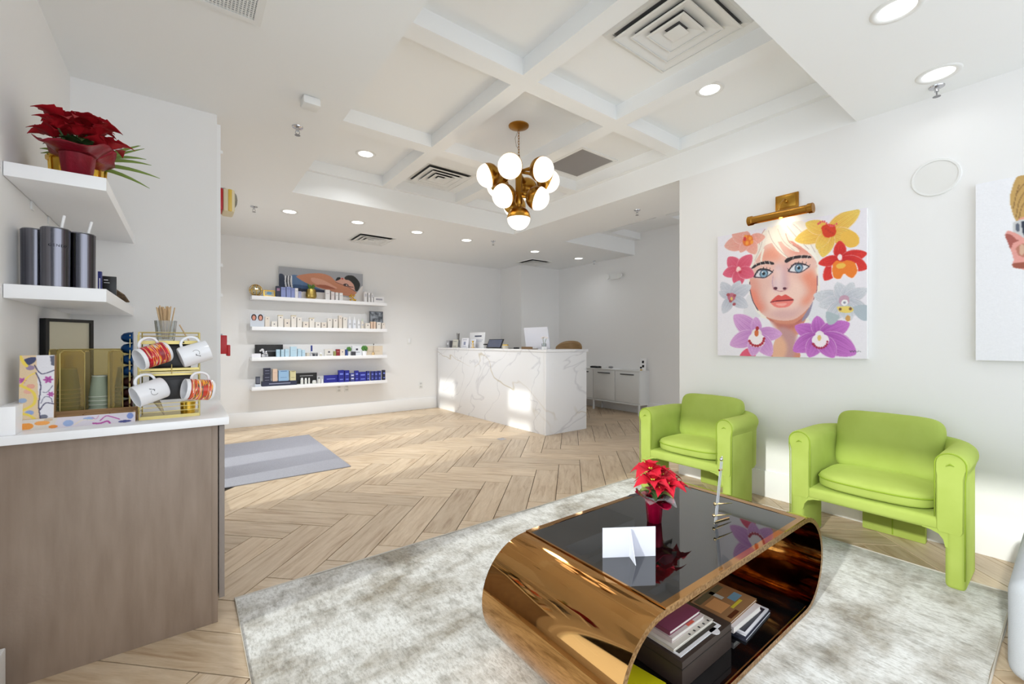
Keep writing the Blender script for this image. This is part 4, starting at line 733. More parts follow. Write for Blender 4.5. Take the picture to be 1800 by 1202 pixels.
def plate(label, x, y, z, w_, h, kind, axis='Y'):
    t = thing('wall_outlet' if kind == 'o' else 'light_switch', label, 'outlet' if kind == 'o' else 'switch', (x, y, z))
    bx('cover_plate', M_plastic, (-w_ / 2, w_ / 2, -.006, 0, -h / 2, h / 2), t, bev=.002)
    if kind == 'o':
        for s in (-1, 1): bx('socket', mat('socket_face', (206, 206, 204), .5), (-w_ * .28, w_ * .28, -.0085, -.006, s * h * .22 - h * .13, s * h * .22 + h * .13), t, bev=.001)
    else: bx('rocker', M_white, (-w_ * .25, w_ * .25, -.01, -.006, -h * .3, h * .3), t, bev=.002)
plate('white wall outlet low under the product shelves, closer to the door mat', 1.95, YB, .455, .075, .12, 'o')
plate('white wall outlet low under the product shelves, closer to the desk', 2.07, YB, .46, .075, .12, 'o')
plate('white wall outlet low beside the end of the desk', 3.36, YB, .43, .075, .12, 'o')
plate('small white switch plate on the wall right of the shelves', 3.14, YB, 1.22, .075, .11, 's')
# ================================================================= PRODUCT SHELVES
SZ = [1.845, 1.415, .988, .575]
for i, z in enumerate(SZ):
    s = MB().box(.735, 2.655, 6.9, YB, z - .052, z, bev=.002).build('floating_shelf', M_wshelf, smooth=SM)
    tag(s, ['top product shelf with the leaning canvas', 'second product shelf with the cream boxes', 'third product shelf with the black sign and plants', 'lowest product shelf with the navy and royal blue boxes'][i], 'shelf', 'long white product shelves')
YF = 6.925
def carton(label, x0, x1, h, sz, col, d=.06, mark=None, dot=None, name='product_box', y=YF, cat='box', group=None, lid=None, dz=0):
    z = SZ[sz] + dz
    m = mat('card_%d_%d_%d' % col, col, .5)
    o = MB().box(-(x1 - x0) / 2, (x1 - x0) / 2, 0, d, 0, h, bev=.0012, seg=1).build(name, m); o.location = ((x0 + x1) / 2, y, z); tag(o, label, cat, group)
    w_ = (x1 - x0) / 2
    if dot: bx('logo', mat('ink_dot', (70, 66, 84), .6), (-w_ * .22, w_ * .22, -.0012, .0002, h * dot - w_ * .2, h * dot + w_ * .2), o)
    if mark:
        for (a, b, c) in mark: bx('lettering', mat('ink_%d_%d_%d' % c, c, .6), (-w_ * .62, w_ * .62, -.0012, .0002, h * a, h * b), o)
    if lid: bx('lid_edge', mat('ink_%d_%d_%d' % lid, lid, .5), (-w_ * 1.01, w_ * 1.01, -.001, d + .001, h * .93, h), o)
    return o
# --- top shelf
g = 'objects on the top product shelf'
t = thing('wire_orb', 'round gold wire and glass orb at the left end of the top shelf', 'ornament', (.79, 6.98, SZ[0]), group=g)
MB().ell((0, 0, .078), (.07, .07, .072), nu=14, nv=8).build('glass_facets', mat('mercury_glass', (196, 188, 160), .12, .8), t)
b = MB()
for k in range(4):
    a = PI * k / 4; b.tube([(.08 * math.cos(s) * math.cos(a), .08 * math.cos(s) * math.sin(a), .08 + .08 * math.sin(s)) for s in np.linspace(0, 2 * PI, 20, endpoint=False)], .004, 6, closed=True)
b.tube([(.08 * math.cos(s), .08 * math.sin(s), .08) for s in np.linspace(0, 2 * PI, 20, endpoint=False)], .004, 6, closed=True); b.build('wire_frame', M_goldy, t)
t = thing('framed_photo', 'small gold photo frame with a blue picture beside the wire orb', 'frame', (.955, 6.97, SZ[0]), group=g)
M = Matrix.Rotation(math.radians(-14), 4, 'X'); e = .012
b = MB()
for q in ((-.072, .072, 0, e), (-.072, .072, .095 - e, .095)): b.box(q[0], q[1], -.004, .008, q[2], q[3], M=M)
for q in ((-.072, -.06), (.06, .072)): b.box(q[0], q[1], -.004, .008, e, .095 - e, M=M)
b.build('frame', M_goldy, t); MB().box(-.06, .06, 0, .004, e, .095 - e, M=M).build('mat_board', mat('frame_mat', (212, 206, 180), .6), t)
MB().ell((0, .0, .048), (.034, .003, .022), nu=16, nv=6, M=None).build('picture', mat('sky_blue', (110, 164, 204), .5), t).location = (0, .008, 0)
carton('navy booklet box with faint pink script beside the gold photo frame', 1.032, 1.09, .155, 0, (46, 50, 74), mark=[(.55, .8, (160, 120, 150))], group=g)
LB2 = (140, 152, 204)
for i, (x0, x1, h, l) in enumerate(((1.096, 1.158, .145, 'periwinkle blue box next to the navy booklet'), (1.166, 1.224, .155, 'tallest periwinkle blue box, middle of three'), (1.229, 1.276, .14, 'periwinkle blue box touching the slim white box'), (1.323, 1.365, .1, 'short lavender box right of the slim white box'))):
    carton(l, x0, x1, h, 0, LB2 if i < 3 else (170, 174, 208), mark=[(.78, .82, (100, 110, 170))], group=g)
carton('slim white box between the periwinkle boxes on the top shelf', 1.279, 1.32, .143, 0, (234, 232, 236), mark=[(.7, .74, (170, 170, 190))], group=g)
t = thing('potted_plant', 'gold tapered pot with a bright green tufted plant', 'plant', (1.51, 6.99, SZ[0]), group=g)
MB().lathe([(0, 0), (.05, 0), (.076, .03), (.078, .06), (.062, .148), (.056, .148), (.06, .06), (0, .05)], seg=28).build('pot', mat('gold_pot', (190, 164, 92), .25, .9), t, smooth=SM)
random.seed(2)
for k in range(26):
    a = random.uniform(0, 2 * PI); r = random.uniform(.01, .045); hh = random.uniform(.05, .085)
    MB().tube([(r * .4 * math.cos(a), r * .4 * math.sin(a), .12), (r * math.cos(a), r * math.sin(a), .148 + hh * .6), (r * 1.4 * math.cos(a), r * 1.4 * math.sin(a), .148 + hh)], [.006, .006, .001], 5).build('leaf', mat('grass_green', (104, 146, 52), .6), t)
t = thing('leaning_canvas', 'long canvas of a dark haired woman in blue leaning on the top shelf', 'painting', (1.70, 7.07, SZ[0]), group=None)
bx('canvas_stretcher', M_trim, (-.61, .61, .001, .03, 0, .462), t); canvas('painted_face', ART3, 1.22, .462, 260, (168, 170, 176), t, (-.61, 0, .462), (1, 0, 0), (0, 0, -1))
WB = (232, 230, 230)
for i, (x0, x1, h, l) in enumerate(((1.70, 1.763, .15, 'widest white box of the group in front of the canvas'), (1.782, 1.831, .125, 'white box with a pinkish face, second in front of the canvas'), (1.845, 1.886, .12, 'slimmest white box in front of the canvas'), (1.903, 1.953, .117, 'short white box in front of the canvas, next to the gold jack'))):
    carton(l, x0, x1, h, 0, WB if i != 1 else (226, 216, 214), mark=[(.6, .64, (180, 160, 170))], group=g)
t = thing('jack_ornament', 'polished gold ball jack ornament at the right corner of the canvas', 'ornament', (2.12, 6.97, SZ[0]), group=g)
cen = Vector((0, 0, .055)); b = MB()
for d in ((.6, 0, -.55), (-.6, 0, -.55), (0, -.6, -.55), (-.35, .2, .75), (.4, .3, .6), (-.75, 0, .3)):
    d = Vector(d).normalized(); e_ = cen + d * .05; MB().tube([cen, e_], .006, 8).build('rod', M_goldy, t); MB().ell(e_, (.016, .016, .016), nu=12, nv=8).build('ball', M_goldy, t, smooth=True)
for i, (x0, x1, h, l) in enumerate(((2.286, 2.329, .163, 'tall white box just right of the canvas'), (2.349, 2.384, .147, 'white box second from the canvas edge'), (2.399, 2.431, .147, 'white box beside the low lettered box'))):
    carton(l, x0, x1, h, 0, WB, mark=[(.5, .8, (196, 196, 202))], group=g)
carton('low white box with grey lettering at the right end of the top shelf', 2.441, 2.615, .09, 0, WB, mark=[(.42, .72, (160, 158, 166))], group=g)
# --- second shelf
g = 'objects on the second product shelf'
t = thing('photo_card', 'white card with two face photos beginning the second shelf', 'card', (.802, 6.94, SZ[1]), group=g)
bx('card', mat('pale_card', (206, 212, 222), .5), (-.084, .084, 0, .01, 0, .178), t)
for s in (-1, 1):
    x = s * .04; MB().ell((x, -.001, .128), (.032, .002, .045), nu=14, nv=8).build('hair', mat('dark_hair', (52, 34, 34), .6), t); MB().ell((x, -.003, .122), (.02, .002, .032), nu=14, nv=8).build('face', mat('skin', (214, 150, 130), .6), t)
    bx('print', mat('ink_120_60_60', (120, 60, 60), .6), (x - .02, x + .02, -.003, -.001, .085, .095), t)
cream = [(.898, .953, .143), (.975, 1.046, .078), (1.06, 1.122, .17), (1.138, 1.214, .118), (1.23, 1.293, .172), (1.308, 1.369, .144), (1.386, 1.462, .086), (1.475, 1.541, .145), (1.558, 1.629, .084), (1.643, 1.715, .082), (1.732, 1.793, .146), (1.815, 1.877, .14), (1.895, 1.941, .195), (1.959, 2.018, .17)]
near = ['next to the face photo card', 'in the first gap after the photo card', 'third after the photo card', 'fourth after the photo card', 'fifth after the photo card', 'sixth after the photo card', 'seventh after the photo card', 'under the gold potted plant', 'just right of the gold plant pot above', 'second right of the gold pot above', 'below the four white boxes', 'fourth before the white pump bottles', 'tallest before the white pump bottles', 'last before the white pump bottles']
for i, (x0, x1, h) in enumerate(cream):
    carton(('tall ' if h > .12 else 'low ') + 'cream skincare box with a dark dot, ' + near[i], x0, x1, h, 1, (232, 226, 218) if i % 3 else (226, 216, 204), dot=.8 if h > .12 else .5, group=g, lid=(206, 190, 150) if i in (4, 7, 2) else None)
def bottle(label, x, z, h, r, c, kind=0, name='bottle'):
    t = thing(name, label, 'bottle', (x, 6.965, z), group=g)
    MB().lathe([(0, 0), (r, 0), (r, h * .68), (r * .8, h * .74), (r * .3, h * .76), (0, h * .76)], seg=18).build('body', mat('bottle_%d_%d_%d' % c, c, .35), t, smooth=SM)
    MB().lathe([(0, h * .74), (r * .42, h * .75), (r * .4, h * .9), (r * .2, h), (0, h)], seg=14).build('cap', M_white if kind == 0 else mat('pale_green_cap', (214, 226, 200), .4), t, smooth=SM)
    bx('label_band', mat('ink_196_196_202', (196, 196, 202), .6), (-r * .5, r * .5, -r * 1.01, -r * .9, h * .3, h * .45), t)
bottle('white pump bottle right after the cream boxes', 2.068, SZ[1], .185, .027, (232, 234, 240)); bottle('second white pump bottle, left of the slim tube', 2.14, SZ[1], .185, .026, (232, 234, 240))
bottle('slim white tube with a pointed top', 2.21, SZ[1], .158, .021, (236, 236, 238)); bottle('cream bottle with a pale round green cap', 2.268, SZ[1], .158, .022, (228, 218, 204), 1)
carton('low cream box between the green capped bottle and the peach boxes', 2.307, 2.38, .09, 1, (230, 222, 212), dot=.6, group=g)
carton('slim peach box under the framed photo, first of two', 2.395, 2.426, .114, 1, (226, 196, 172), group=g); carton('slim peach box under the framed photo, second of two', 2.436, 2.473, .116, 1, (228, 200, 178), group=g)
carton('cream box with dot in front of the framed photo corner', 2.492, 2.557, .108, 1, (232, 226, 218), dot=.7, group=g); carton('last cream box at the right end of the second shelf', 2.577, 2.63, .1, 1, (230, 220, 210), dot=.75, group=g)
t = thing('framed_photo', 'dark framed grey photo standing behind the cream boxes at the right end', 'frame', (2.52, 7.03, SZ[1]), group=g)
bx('frame', mat('frame_grey', (70, 74, 80), .5), (-.112, .112, 0, .015, 0, .29), t, bev=.002); bx('picture', mat('photo_grey', (150, 156, 164), .4, noise=(14, (60, 66, 74), (1, 1, 1), .4, .6)), (-.1, .1, -.001, 0, .02, .278), t)
# --- third shelf
g = 'objects on the third product shelf'
t = thing('black_sign', 'wide black sign with faint silver lettering', 'sign', (.965, 7.06, SZ[2]), group=g)
bx('board', M_black, (-.178, .178, 0, .015, 0, .175), t, bev=.001); bx('lettering', mat('silver_ink', (120, 122, 128), .4), (-.04, .09, -.001, 0, .075, .088), t)
carton('low white podium block under the silver figurine', .735, .845, .05, 2, (236, 234, 240), d=.12, group=g, name='podium')
t = thing('balloon_figurine', 'glossy white and silver balloon animal figurine', 'ornament', (.885, 6.95, SZ[2]), group=g)
Mb = mat('pearl_white', (226, 226, 230), .1, .5)
for (x, y, z, a, b_, c) in ((-.02, 0, .1, .022, .02, .02), (-.042, 0, .088, .014, .012, .012), (-.005, 0, .075, .014, .014, .022), (.02, 0, .05, .03, .018, .016), (-.012, 0, .022, .02, .015, .022), (.012, .015, .022, .014, .012, .022), (.04, 0, .022, .015, .013, .024), (.025, -.01, .072, .016, .014, .016)):
    MB().ell((x, y, z), (a, b_, c), nu=12, nv=8).build('balloon_segment', Mb if x < .02 else M_chrome, t, smooth=True)
lbs = [(1.039, 1.084, .105), (1.098, 1.137, .105), (1.148, 1.202, .11), (1.22, 1.301, .145), (1.316, 1.364, .112), (1.372, 1.413, .096)]
ll = ['light blue box in front of the black sign', 'light blue box at the right edge of the black sign', 'light blue box left of the widest light blue one', 'widest light blue box on the third shelf', 'light blue box right of the widest one', 'smallest pale blue box next to the cream dish']
for i, (x0, x1, h) in enumerate(lbs): carton(ll[i], x0, x1, h, 2, (184, 212, 228), mark=[(.6, .63, (150, 180, 200))], group=g)
t = thing('soap_dish', 'small cream dish on the third shelf beside the blue tube', 'dish', (1.455, 6.97, SZ[2]), group=g); MB().lathe([(0, 0), (.026, 0), (.03, .05), (.026, .05), (.022, .01), (0, .01)], seg=16).build('dish', mat('cream_dish', (212, 204, 188), .5), t, smooth=SM)
t = thing('serum_tube', 'upright dark blue tube on a silver stand', 'tube', (1.51, 6.96, SZ[2]), group=g)
MB().lathe([(0, 0), (.02, 0), (.018, .05), (.008, .07), (0, .07)], seg=14).build('stand', M_chrome, t, smooth=SM); MB().lathe([(0, .07), (.013, .07), (.013, .16), (0, .162)], seg=14).build('tube', mat('deep_blue', (44, 56, 130), .3), t, smooth=SM)
for i, (x, c) in enumerate(((1.545, (40, 44, 60)), (1.582, (90, 92, 98)), (1.64, (206, 200, 180)))):
    t = thing('jar', ['small dark jar right of the blue tube', 'grey metallic jar right of the small dark jar', 'small ivory jar before the white card'][i], 'jar', (x, 6.96, SZ[2]), group=g)
    MB().lathe([(0, 0), (.016, 0), (.016, .03), (0, .03)], seg=14).build('body', mat('jar_%d' % i, c, .3), t, smooth=SM); MB().lathe([(0, .03), (.017, .03), (.015, .05), (0, .052)], seg=14).build('lid', M_grey if i < 2 else M_white, t, smooth=SM)
carton('white box with dot and grey base line left of the red book', 1.69, 1.81, .1, 2, (222, 218, 212), dot=.6, mark=[(.12, .18, (90, 86, 90))], group=g)
carton('small olive green box left of the red book', 1.818, 1.852, .07, 2, (150, 150, 90), d=.05, group=g)
carton('dark red box between white cards on the third shelf', 1.858, 1.91, .1, 2, (140, 34, 40), mark=[(.6, .66, (210, 160, 160))], group=g)
carton('cream card with dark corner on the third shelf', 1.913, 1.984, .098, 2, (226, 216, 204), dot=.6, d=.02, group=g, name='price_card')
carton('small royal blue box beside the smaller potted succulent', 1.99, 2.028, .095, 2, (40, 66, 130), group=g)
def succulent(label, x, r, ph, gh):
    t = thing('potted_plant', label, 'plant', (x, 6.965, SZ[2]), group=g)
    MB().lathe([(0, 0), (r * .8, 0), (r, ph), (r * .85, ph), (r * .7, ph * .5), (0, ph * .5)], seg=18).build('pot', M_white, t, smooth=SM)
    for k in range(22):
        a = 2.4 * k; q = r * 1.1 * math.sqrt(k / 22); M = Matrix.Translation((q * math.cos(a), q * math.sin(a), ph + gh * (.75 - .5 * k / 22))) @ Matrix.Rotation(a, 4, 'Z') @ Matrix.Rotation(.5, 4, 'Y')
        MB().ell((0, 0, 0), (.012, .009, gh * .35), nu=7, nv=5).build('leaf', mat('succulent_green', (86, 140, 66), .5), t, smooth=True).matrix_local = M
succulent('small plant in a white pot left of the leaning white box', 2.058, .024, .065, .07); succulent('larger green plant in a white pot before the wood sign', 2.303, .036, .065, .09)
carton('low dark box at the foot of the leaning white box', 2.095, 2.15, .06, 2, (58, 58, 66), group=g, y=YF - .005)
carton('wide white box with a blue mark standing between the two plants', 2.11, 2.262, .152, 2, (232, 234, 240), d=.04, y=YF + .05, group=g, dot=.62, mark=[(.3, .34, (90, 94, 110))])
carton('pale wooden sign board at the right end of the third shelf', 2.338, 2.612, .148, 2, (226, 210, 188), d=.02, y=YF + .07, group=g, name='wood_sign', cat='sign', mark=[(.4, .43, (180, 160, 130))])
t = thing('reed_diffuser', 'brown reed ornament with a dark tip before the wood sign', 'ornament', (2.44, 6.95, SZ[2]), group=g)
MB().lathe([(0, 0), (.02, 0), (.024, .03), (.01, .05), (0, .05)], seg=14).build('base', mat('tan_wood', (196, 166, 120), .5), t, smooth=SM); MB().tube([(0, 0, .04), (.006, 0, .17)], .003, 6).build('stick', mat('brown_stick', (120, 92, 64), .6), t); MB().ell((.006, 0, .175), (.01, .01, .01), nu=8, nv=6).build('tip', M_black, t)
# --- lowest shelf
g = 'objects on the lowest product shelf'
t = thing('nail_lamp', 'small dark ribbed device on a clear plinth at the left end', 'device', (.81, 6.95, SZ[3]), group=g)
bx('plinth', mat('frosted', (206, 212, 222), .3), (-.036, .036, -.03, .05, 0, .035), t, bev=.003); bx('body', mat('slate', (62, 66, 80), .4), (-.026, .026, -.02, .04, .035, .14), t, bev=.004)
bx('ribs', mat('slate_light', (100, 104, 118), .4), (-.02, .02, -.0215, -.02, .05, .12), t)
carton('long navy riser tray with silver lettering carrying five boxes', .86, 1.3, .065, 3, (44, 48, 72), d=.12, y=YF - .005, mark=[(.4, .6, (150, 154, 176))], group=g, name='display_riser')
NV = (44, 46, 66)
carton('navy box lower in the stack of two', .876, .966, .095, 3, NV, dz=.065, mark=[(.6, .66, (150, 154, 176)), (.2, .24, (150, 154, 176))], group=g); carton('navy box on top of the stack of two', .878, .966, .095, 3, NV, dz=.1605, mark=[(.6, .66, (150, 154, 176)), (.2, .24, (150, 154, 176))], group=g)
carton('tall peach box on the navy riser', .99, 1.05, .175, 3, (222, 194, 172), dz=.065, mark=[(.7, .72, (190, 150, 130))], group=g)
carton('wide sky blue box on the navy riser', 1.066, 1.196, .15, 3, (150, 186, 220), dz=.065, mark=[(.32, .35, (90, 120, 170)), (.9, .96, (80, 110, 160))], group=g)
carton('pale yellow box on the navy riser', 1.214, 1.29, .138, 3, (214, 206, 160), dz=.065, mark=[(.3, .33, (110, 100, 80)), (.93, .98, (110, 100, 70))], group=g)
carton('wide black backdrop box behind the little white jars', 1.306, 1.6, .16, 3, (26, 26, 28), d=.02, y=YF + .1, mark=[(.7, .78, (150, 150, 150))], group=g)
for i, (x0, x1, h) in enumerate(((1.355, 1.396, .095), (1.411, 1.445, .09), (1.46, 1.486, .09), (1.515, 1.575, .05), (1.595, 1.63, .095))):
    l = ['white jar leftmost before the black backdrop', 'white jar second before the black backdrop', 'slimmest white jar before the black backdrop', 'low wide white jar before the black backdrop', 'greenish white jar at the edge of the black backdrop'][i]
    t = thing('jar', l, 'jar', ((x0 + x1) / 2, 6.95, SZ[3]), group=g); r = (x1 - x0) / 2
    MB().lathe([(0, 0), (r, 0), (r, h * .7), (0, h * .72)], seg=16).build('body', mat('jar_white', (226, 226, 220), .3), t, smooth=SM); MB().lathe([(0, h * .7), (r * .8, h * .7), (r * .75, h), (0, h)], seg=16).build('lid', M_grey if i == 4 else M_white, t, smooth=SM)
t = thing('cup', 'tiny white cup beside the royal blue sign', 'cup', (1.66, 6.96, SZ[3]), group=g); MB().lathe([(0, 0), (.012, 0), (.018, .06), (.016, .06), (.011, .005), (0, .005)], seg=14).build('cup', M_white, t, smooth=SM)
BL = (28, 34, 140)
carton('long royal blue sign with pale lettering', 1.69, 1.892, .115, 3, BL, d=.03, y=YF + .05, mark=[(.45, .52, (140, 150, 220))], group=g, name='blue_sign', cat='sign')
bls = [(1.893, 1.973, .187, 'large royal blue box at the end of the blue sign'), (1.984, 2.053, .18, 'royal blue box second after the blue sign'), (2.141, 2.198, .17, 'tall royal blue box right of the two small stacked boxes'), (2.208, 2.318, .145, 'wide royal blue box in the middle of the blue group'),
       (2.328, 2.373, .155, 'slim blue box, first of five at the right end'), (2.399, 2.441, .15, 'slim blue box, second of five at the right end'), (2.455, 2.505, .148, 'slim blue box, third of five at the right end'), (2.515, 2.561, .152, 'slim blue box, fourth of five at the right end'), (2.589, 2.632, .162, 'darkest slim box at the very right end')]
for i, (x0, x1, h, l) in enumerate(bls): carton(l, x0, x1, h, 3, BL if i < 4 else ((44, 52, 130) if i < 8 else (26, 30, 60)), mark=[(.62, .76, (120, 136, 224)), (.2, .28, (120, 136, 224))], group=g)
carton('small blue and white box, lower of two stacked', 2.07, 2.134, .074, 3, (58, 66, 130), mark=[(.55, .8, (220, 224, 240))], group=g); carton('small blue and white box, upper of two stacked', 2.07, 2.134, .06, 3, (70, 78, 150), dz=.0745, mark=[(.3, .6, (220, 224, 240))], group=g)

# ================================================================= COFFEE CORNER
for z, l in ((1.835, 'upper deep white corner shelf with the poinsettia'), (1.405, 'lower deep white corner shelf with the steel tumblers')):
    s = MB().box(XL + .002, -.243, 2.28, YA, z - .05, z, bev=.001).build('corner_shelf', M_wshelf, smooth=SM); tag(s, l, 'shelf', 'deep corner shelves')
for y in (2.62, 2.9): tag(bx('bracket_plate', M_plastic, (XL, XL + .006, y, y + .04, 1.75, 1.784), bev=.001), 'small white bracket plate under the upper corner shelf, ' + ('closer' if y < 2.7 else 'deeper') + ' one', 'bracket')
cb = thing('base_cabinet', 'taupe wooden base cabinet with a plain side panel', 'cabinet', (XL, 2.233, 0))
bx('side_panel', M_taupe, (.004, .60, 0, .02, 0, .848), cb, bev=.001)
bx('corner_stile', M_taupe, (.60, .622, 0, .02, 0, .848), cb, bev=.001)
bx('carcass', M_taupe2, (.004, .612, .02, 1.16, .1, .847), cb)
bx('gap_shadow', M_dark, (.612, .624, .02, 1.16, .1, .846), cb)
for i in range(2):
    y0 = .002 + i * .58; d = bx('door', M_taupe2, (.626, .646, y0, y0 + .575, .1, .84), cb, bev=.001)
    bx('handle', M_grey, (.646, .668, y0 + .5, y0 + .512, .5, .65), d, bev=.002)
ct = thing('countertop', 'white quartz countertop over the taupe cabinet', 'countertop', (XL, 2.2, .848))
bx('slab', M_quartz, (0, .66, 0, YA - 2.2, 0, .032), ct, bev=.0015)
bx('side_splash', M_quartz, (0, .045, .015, YA - 2.2, .032, .13), ct, bev=.0015)
CZ = .88
# --- poinsettia builder
M_bract = mat('red_bract', (172, 6, 26), .6, sheen=.08, noise=(9, (150, 4, 22), (1, 1, 1), .35, .7))
M_bractp = mat('pink_red_bract', (206, 6, 44), .65, sheen=.05, noise=(9, (178, 4, 34), (1, 1, 1), .35, .7))
M_foil = mat('red_foil_wrap', (150, 18, 44), .35, .35, noise=(24, (118, 10, 32), (1, 1, .4), .35, .7), bump=(60, .6))
M_leafg = mat('dark_green_leaf', (60, 88, 44), .6); M_leafl = mat('lime_leaf', (160, 180, 96), .6)
def leaf_me(L_, W2, m, name, lobes=True, droop=.35):
    b = MB(); rows = []; n = 10
    for i in range(n + 1):
        t_ = i / n; w_ = W2 * math.sin(PI * min(1, t_ * 1.02) ** .8) ** .9
        if lobes: w_ *= 1 + .22 * (1 if i in (4, 6) else 0) - .12 * (1 if i in (5, 7) else 0)
        if i == n: w_ = .0004
        z = .28 * L_ * math.sin(t_ * 2.2) - droop * L_ * t_ * t_
        rows.append([(t_ * L_, -w_, z + w_ * .25), (t_ * L_, -w_ * .5, z + w_ * .05), (t_ * L_, 0, z - .002), (t_ * L_, w_ * .5, z + w_ * .05), (t_ * L_, w_, z + w_ * .25)])
    o = b.grid(rows).build(name, m, None, smooth=True); me = o.data; bpy.data.objects.remove(o); return me
BR = [leaf_me(.082, .030, M_bract, 'bract', droop=.3), leaf_me(.062, .023, M_bract, 'bract', droop=.1), leaf_me(.082, .028, M_bractp, 'bract', droop=.5), leaf_me(.06, .022, M_bractp, 'bract', droop=.2)]
LF = [leaf_me(.07, .022, M_leafg, 'green_leaf', False), leaf_me(.055, .02, M_leafl, 'green_leaf', False)]
def put(me, name, parent, loc, az, tilt, s=1, roll=0):
    o = bpy.data.objects.new(name, me); C.objects.link(o); o.parent = parent; o.location = loc
    o.rotation_euler = (Matrix.Rotation(az, 3, 'Z') @ Matrix.Rotation(-tilt, 3, 'Y') @ Matrix.Rotation(roll, 3, 'X')).to_euler(); o.scale = (s, s, s); return o
def poinsettia(name, label, loc, heads, sel, pr, ph, flare, seed, wrap, extra=None):
    random.seed(seed); t = thing(name, label, 'plant', loc)
    prof = [(0, 0), (pr * .78, 0), (pr, ph), (pr * 1.02, ph * 1.02)]
    MB().lathe(prof, seg=28, ruffle=[0, .03, .04, .04, 9, 0]).build('pot_wrap', wrap, t, smooth=True)
    MB().lathe([(0, ph * .9), (pr * .97, ph * .92)], seg=20).build('soil', mat('soil', (52, 40, 32), .9), t)
    n = 40; rows = []
    for j in range(6):
        v = j / 5; rows.append([])
        for i in range(n + 1):
            a = 2 * PI * i / n; k = .5 + .5 * math.sin(2 * a + flare[1]); r = pr * 1.0 + (flare[0] * (.55 + .6 * k)) * v + .006 * math.sin(9 * a) * v
            rows[-1].append((r * math.cos(a), r * math.sin(a), ph * .96 + v * .022 * (1 + 1.2 * math.sin(2 * a + 2)) + .008 * v * math.sin(7 * a + 1)))
    MB().grid(rows).build('wrap_collar', wrap, t, smooth=True, solid=.001)
    for (hx, hy, hz, s) in heads:
        MB().tube([(hx * .15, hy * .15, ph * .9), (hx * .6, hy * .6, (ph + hz) / 2), (hx, hy, hz)], .0035, 6).build('stem', M_leafg, t)
        k0 = random.uniform(0, 6)
        for k in range(6): put(BR[sel], 'bract', t, (hx, hy, hz - .004 * (k % 2)), k0 + k * 2 * PI / 6 + random.uniform(-.2, .2), random.uniform(.0, .3), s * random.uniform(.9, 1.1), random.uniform(-.3, .3))
        for k in range(5): put(BR[sel + 1], 'bract', t, (hx, hy, hz + .008), k0 + .6 + k * PI / 2.5 + random.uniform(-.2, .2), random.uniform(.45, .8), s * .8, random.uniform(-.3, .3))
        for k in range(4): MB().ell((hx + .006 * math.cos(k * 1.6), hy + .006 * math.sin(k * 1.6), hz + .014), (.004, .004, .005), nu=8, nv=5).build('flower_bud', mat('bud', (206, 196, 70), .5), t)
    for k in range(9):
        a = random.uniform(0, 2 * PI); put(LF[0 if sel == 0 or k % 2 else 1], 'green_leaf', t, (pr * .4 * math.cos(a), pr * .4 * math.sin(a), ph + random.uniform(.01, .05)), a, random.uniform(0, .5), random.uniform(.8, 1.2))
    return t
p = poinsettia('poinsettia', 'dark red poinsettia in a red fabric wrapped pot on the upper corner shelf', (-.338, 2.385, 1.835), [(-.03, -.03, .20, 1.15), (.035, -.01, .215, 1.2), (-.065, .0, .155, 1.0), (.085, .0, .145, 1.05), (.005, -.045, .165, .9), (.0, .06, .19, 1.0), (-.045, -.05, .175, .8), (.06, -.03, .185, .85)], 0, .053, .10, (.095, -1.4), 5, M_foil)
t = thing('spider_plant', 'spiky green plant in a gold ridged pot behind the dark red poinsettia', 'plant', (-.36, 2.56, 1.835))
MB().lathe([(0, 0), (.078, 0), (.084, .112), (.097, .115), (.097, .123), (.074, .123), (.072, .01), (0, .01)], seg=20).build('pot', M_goldy, t, smooth=SM)
for k in range(12):
    a = 2 * PI * k / 12; MB().tube([(.081 * math.cos(a), .081 * math.sin(a), 0), (.087 * math.cos(a), .087 * math.sin(a), .114)], .004, 5).build('pot_ridge', M_goldy, t)
Mgr = mat('grass_blade', (126, 150, 70), .5); random.seed(11)
tips = [(.20, .0, .25), (.215, -.03, .23), (.24, -.05, .155), (.27, -.06, .10), (.235, -.07, .045), (.19, .06, .27), (-.10, -.05, .12), (.1, .1, .26), (-.06, .08, .24), (-.11, -.01, .15), (.02, .1, .3), (.22, -.01, .19)]
for i, (x, y, z) in enumerate(tips):
    P0 = Vector((0, 0, .11)); P2 = Vector((x, y, z)); P1 = P0 + (P2 - P0) * .45 + Vector((0, 0, .045 if z < .2 else .01)); pts = []; rows = []
    d = (P2 - P0); sd = (Vector((-d.y, d.x, 0)).normalized() * .45 + Vector((0, -.3, .85))).normalized()
    for j in range(9):
        u = j / 8; q = P0 * (1 - u) ** 2 + P1 * 2 * u * (1 - u) + P2 * u * u; w_ = .0085 * math.sin(PI * (.12 + .86 * u)) + .0003; rows.append([q - sd * w_, q + Vector((0, 0, -.001)), q + sd * w_])
    MB().grid(rows).build('blade', Mgr, t, smooth=True, solid=.0008)
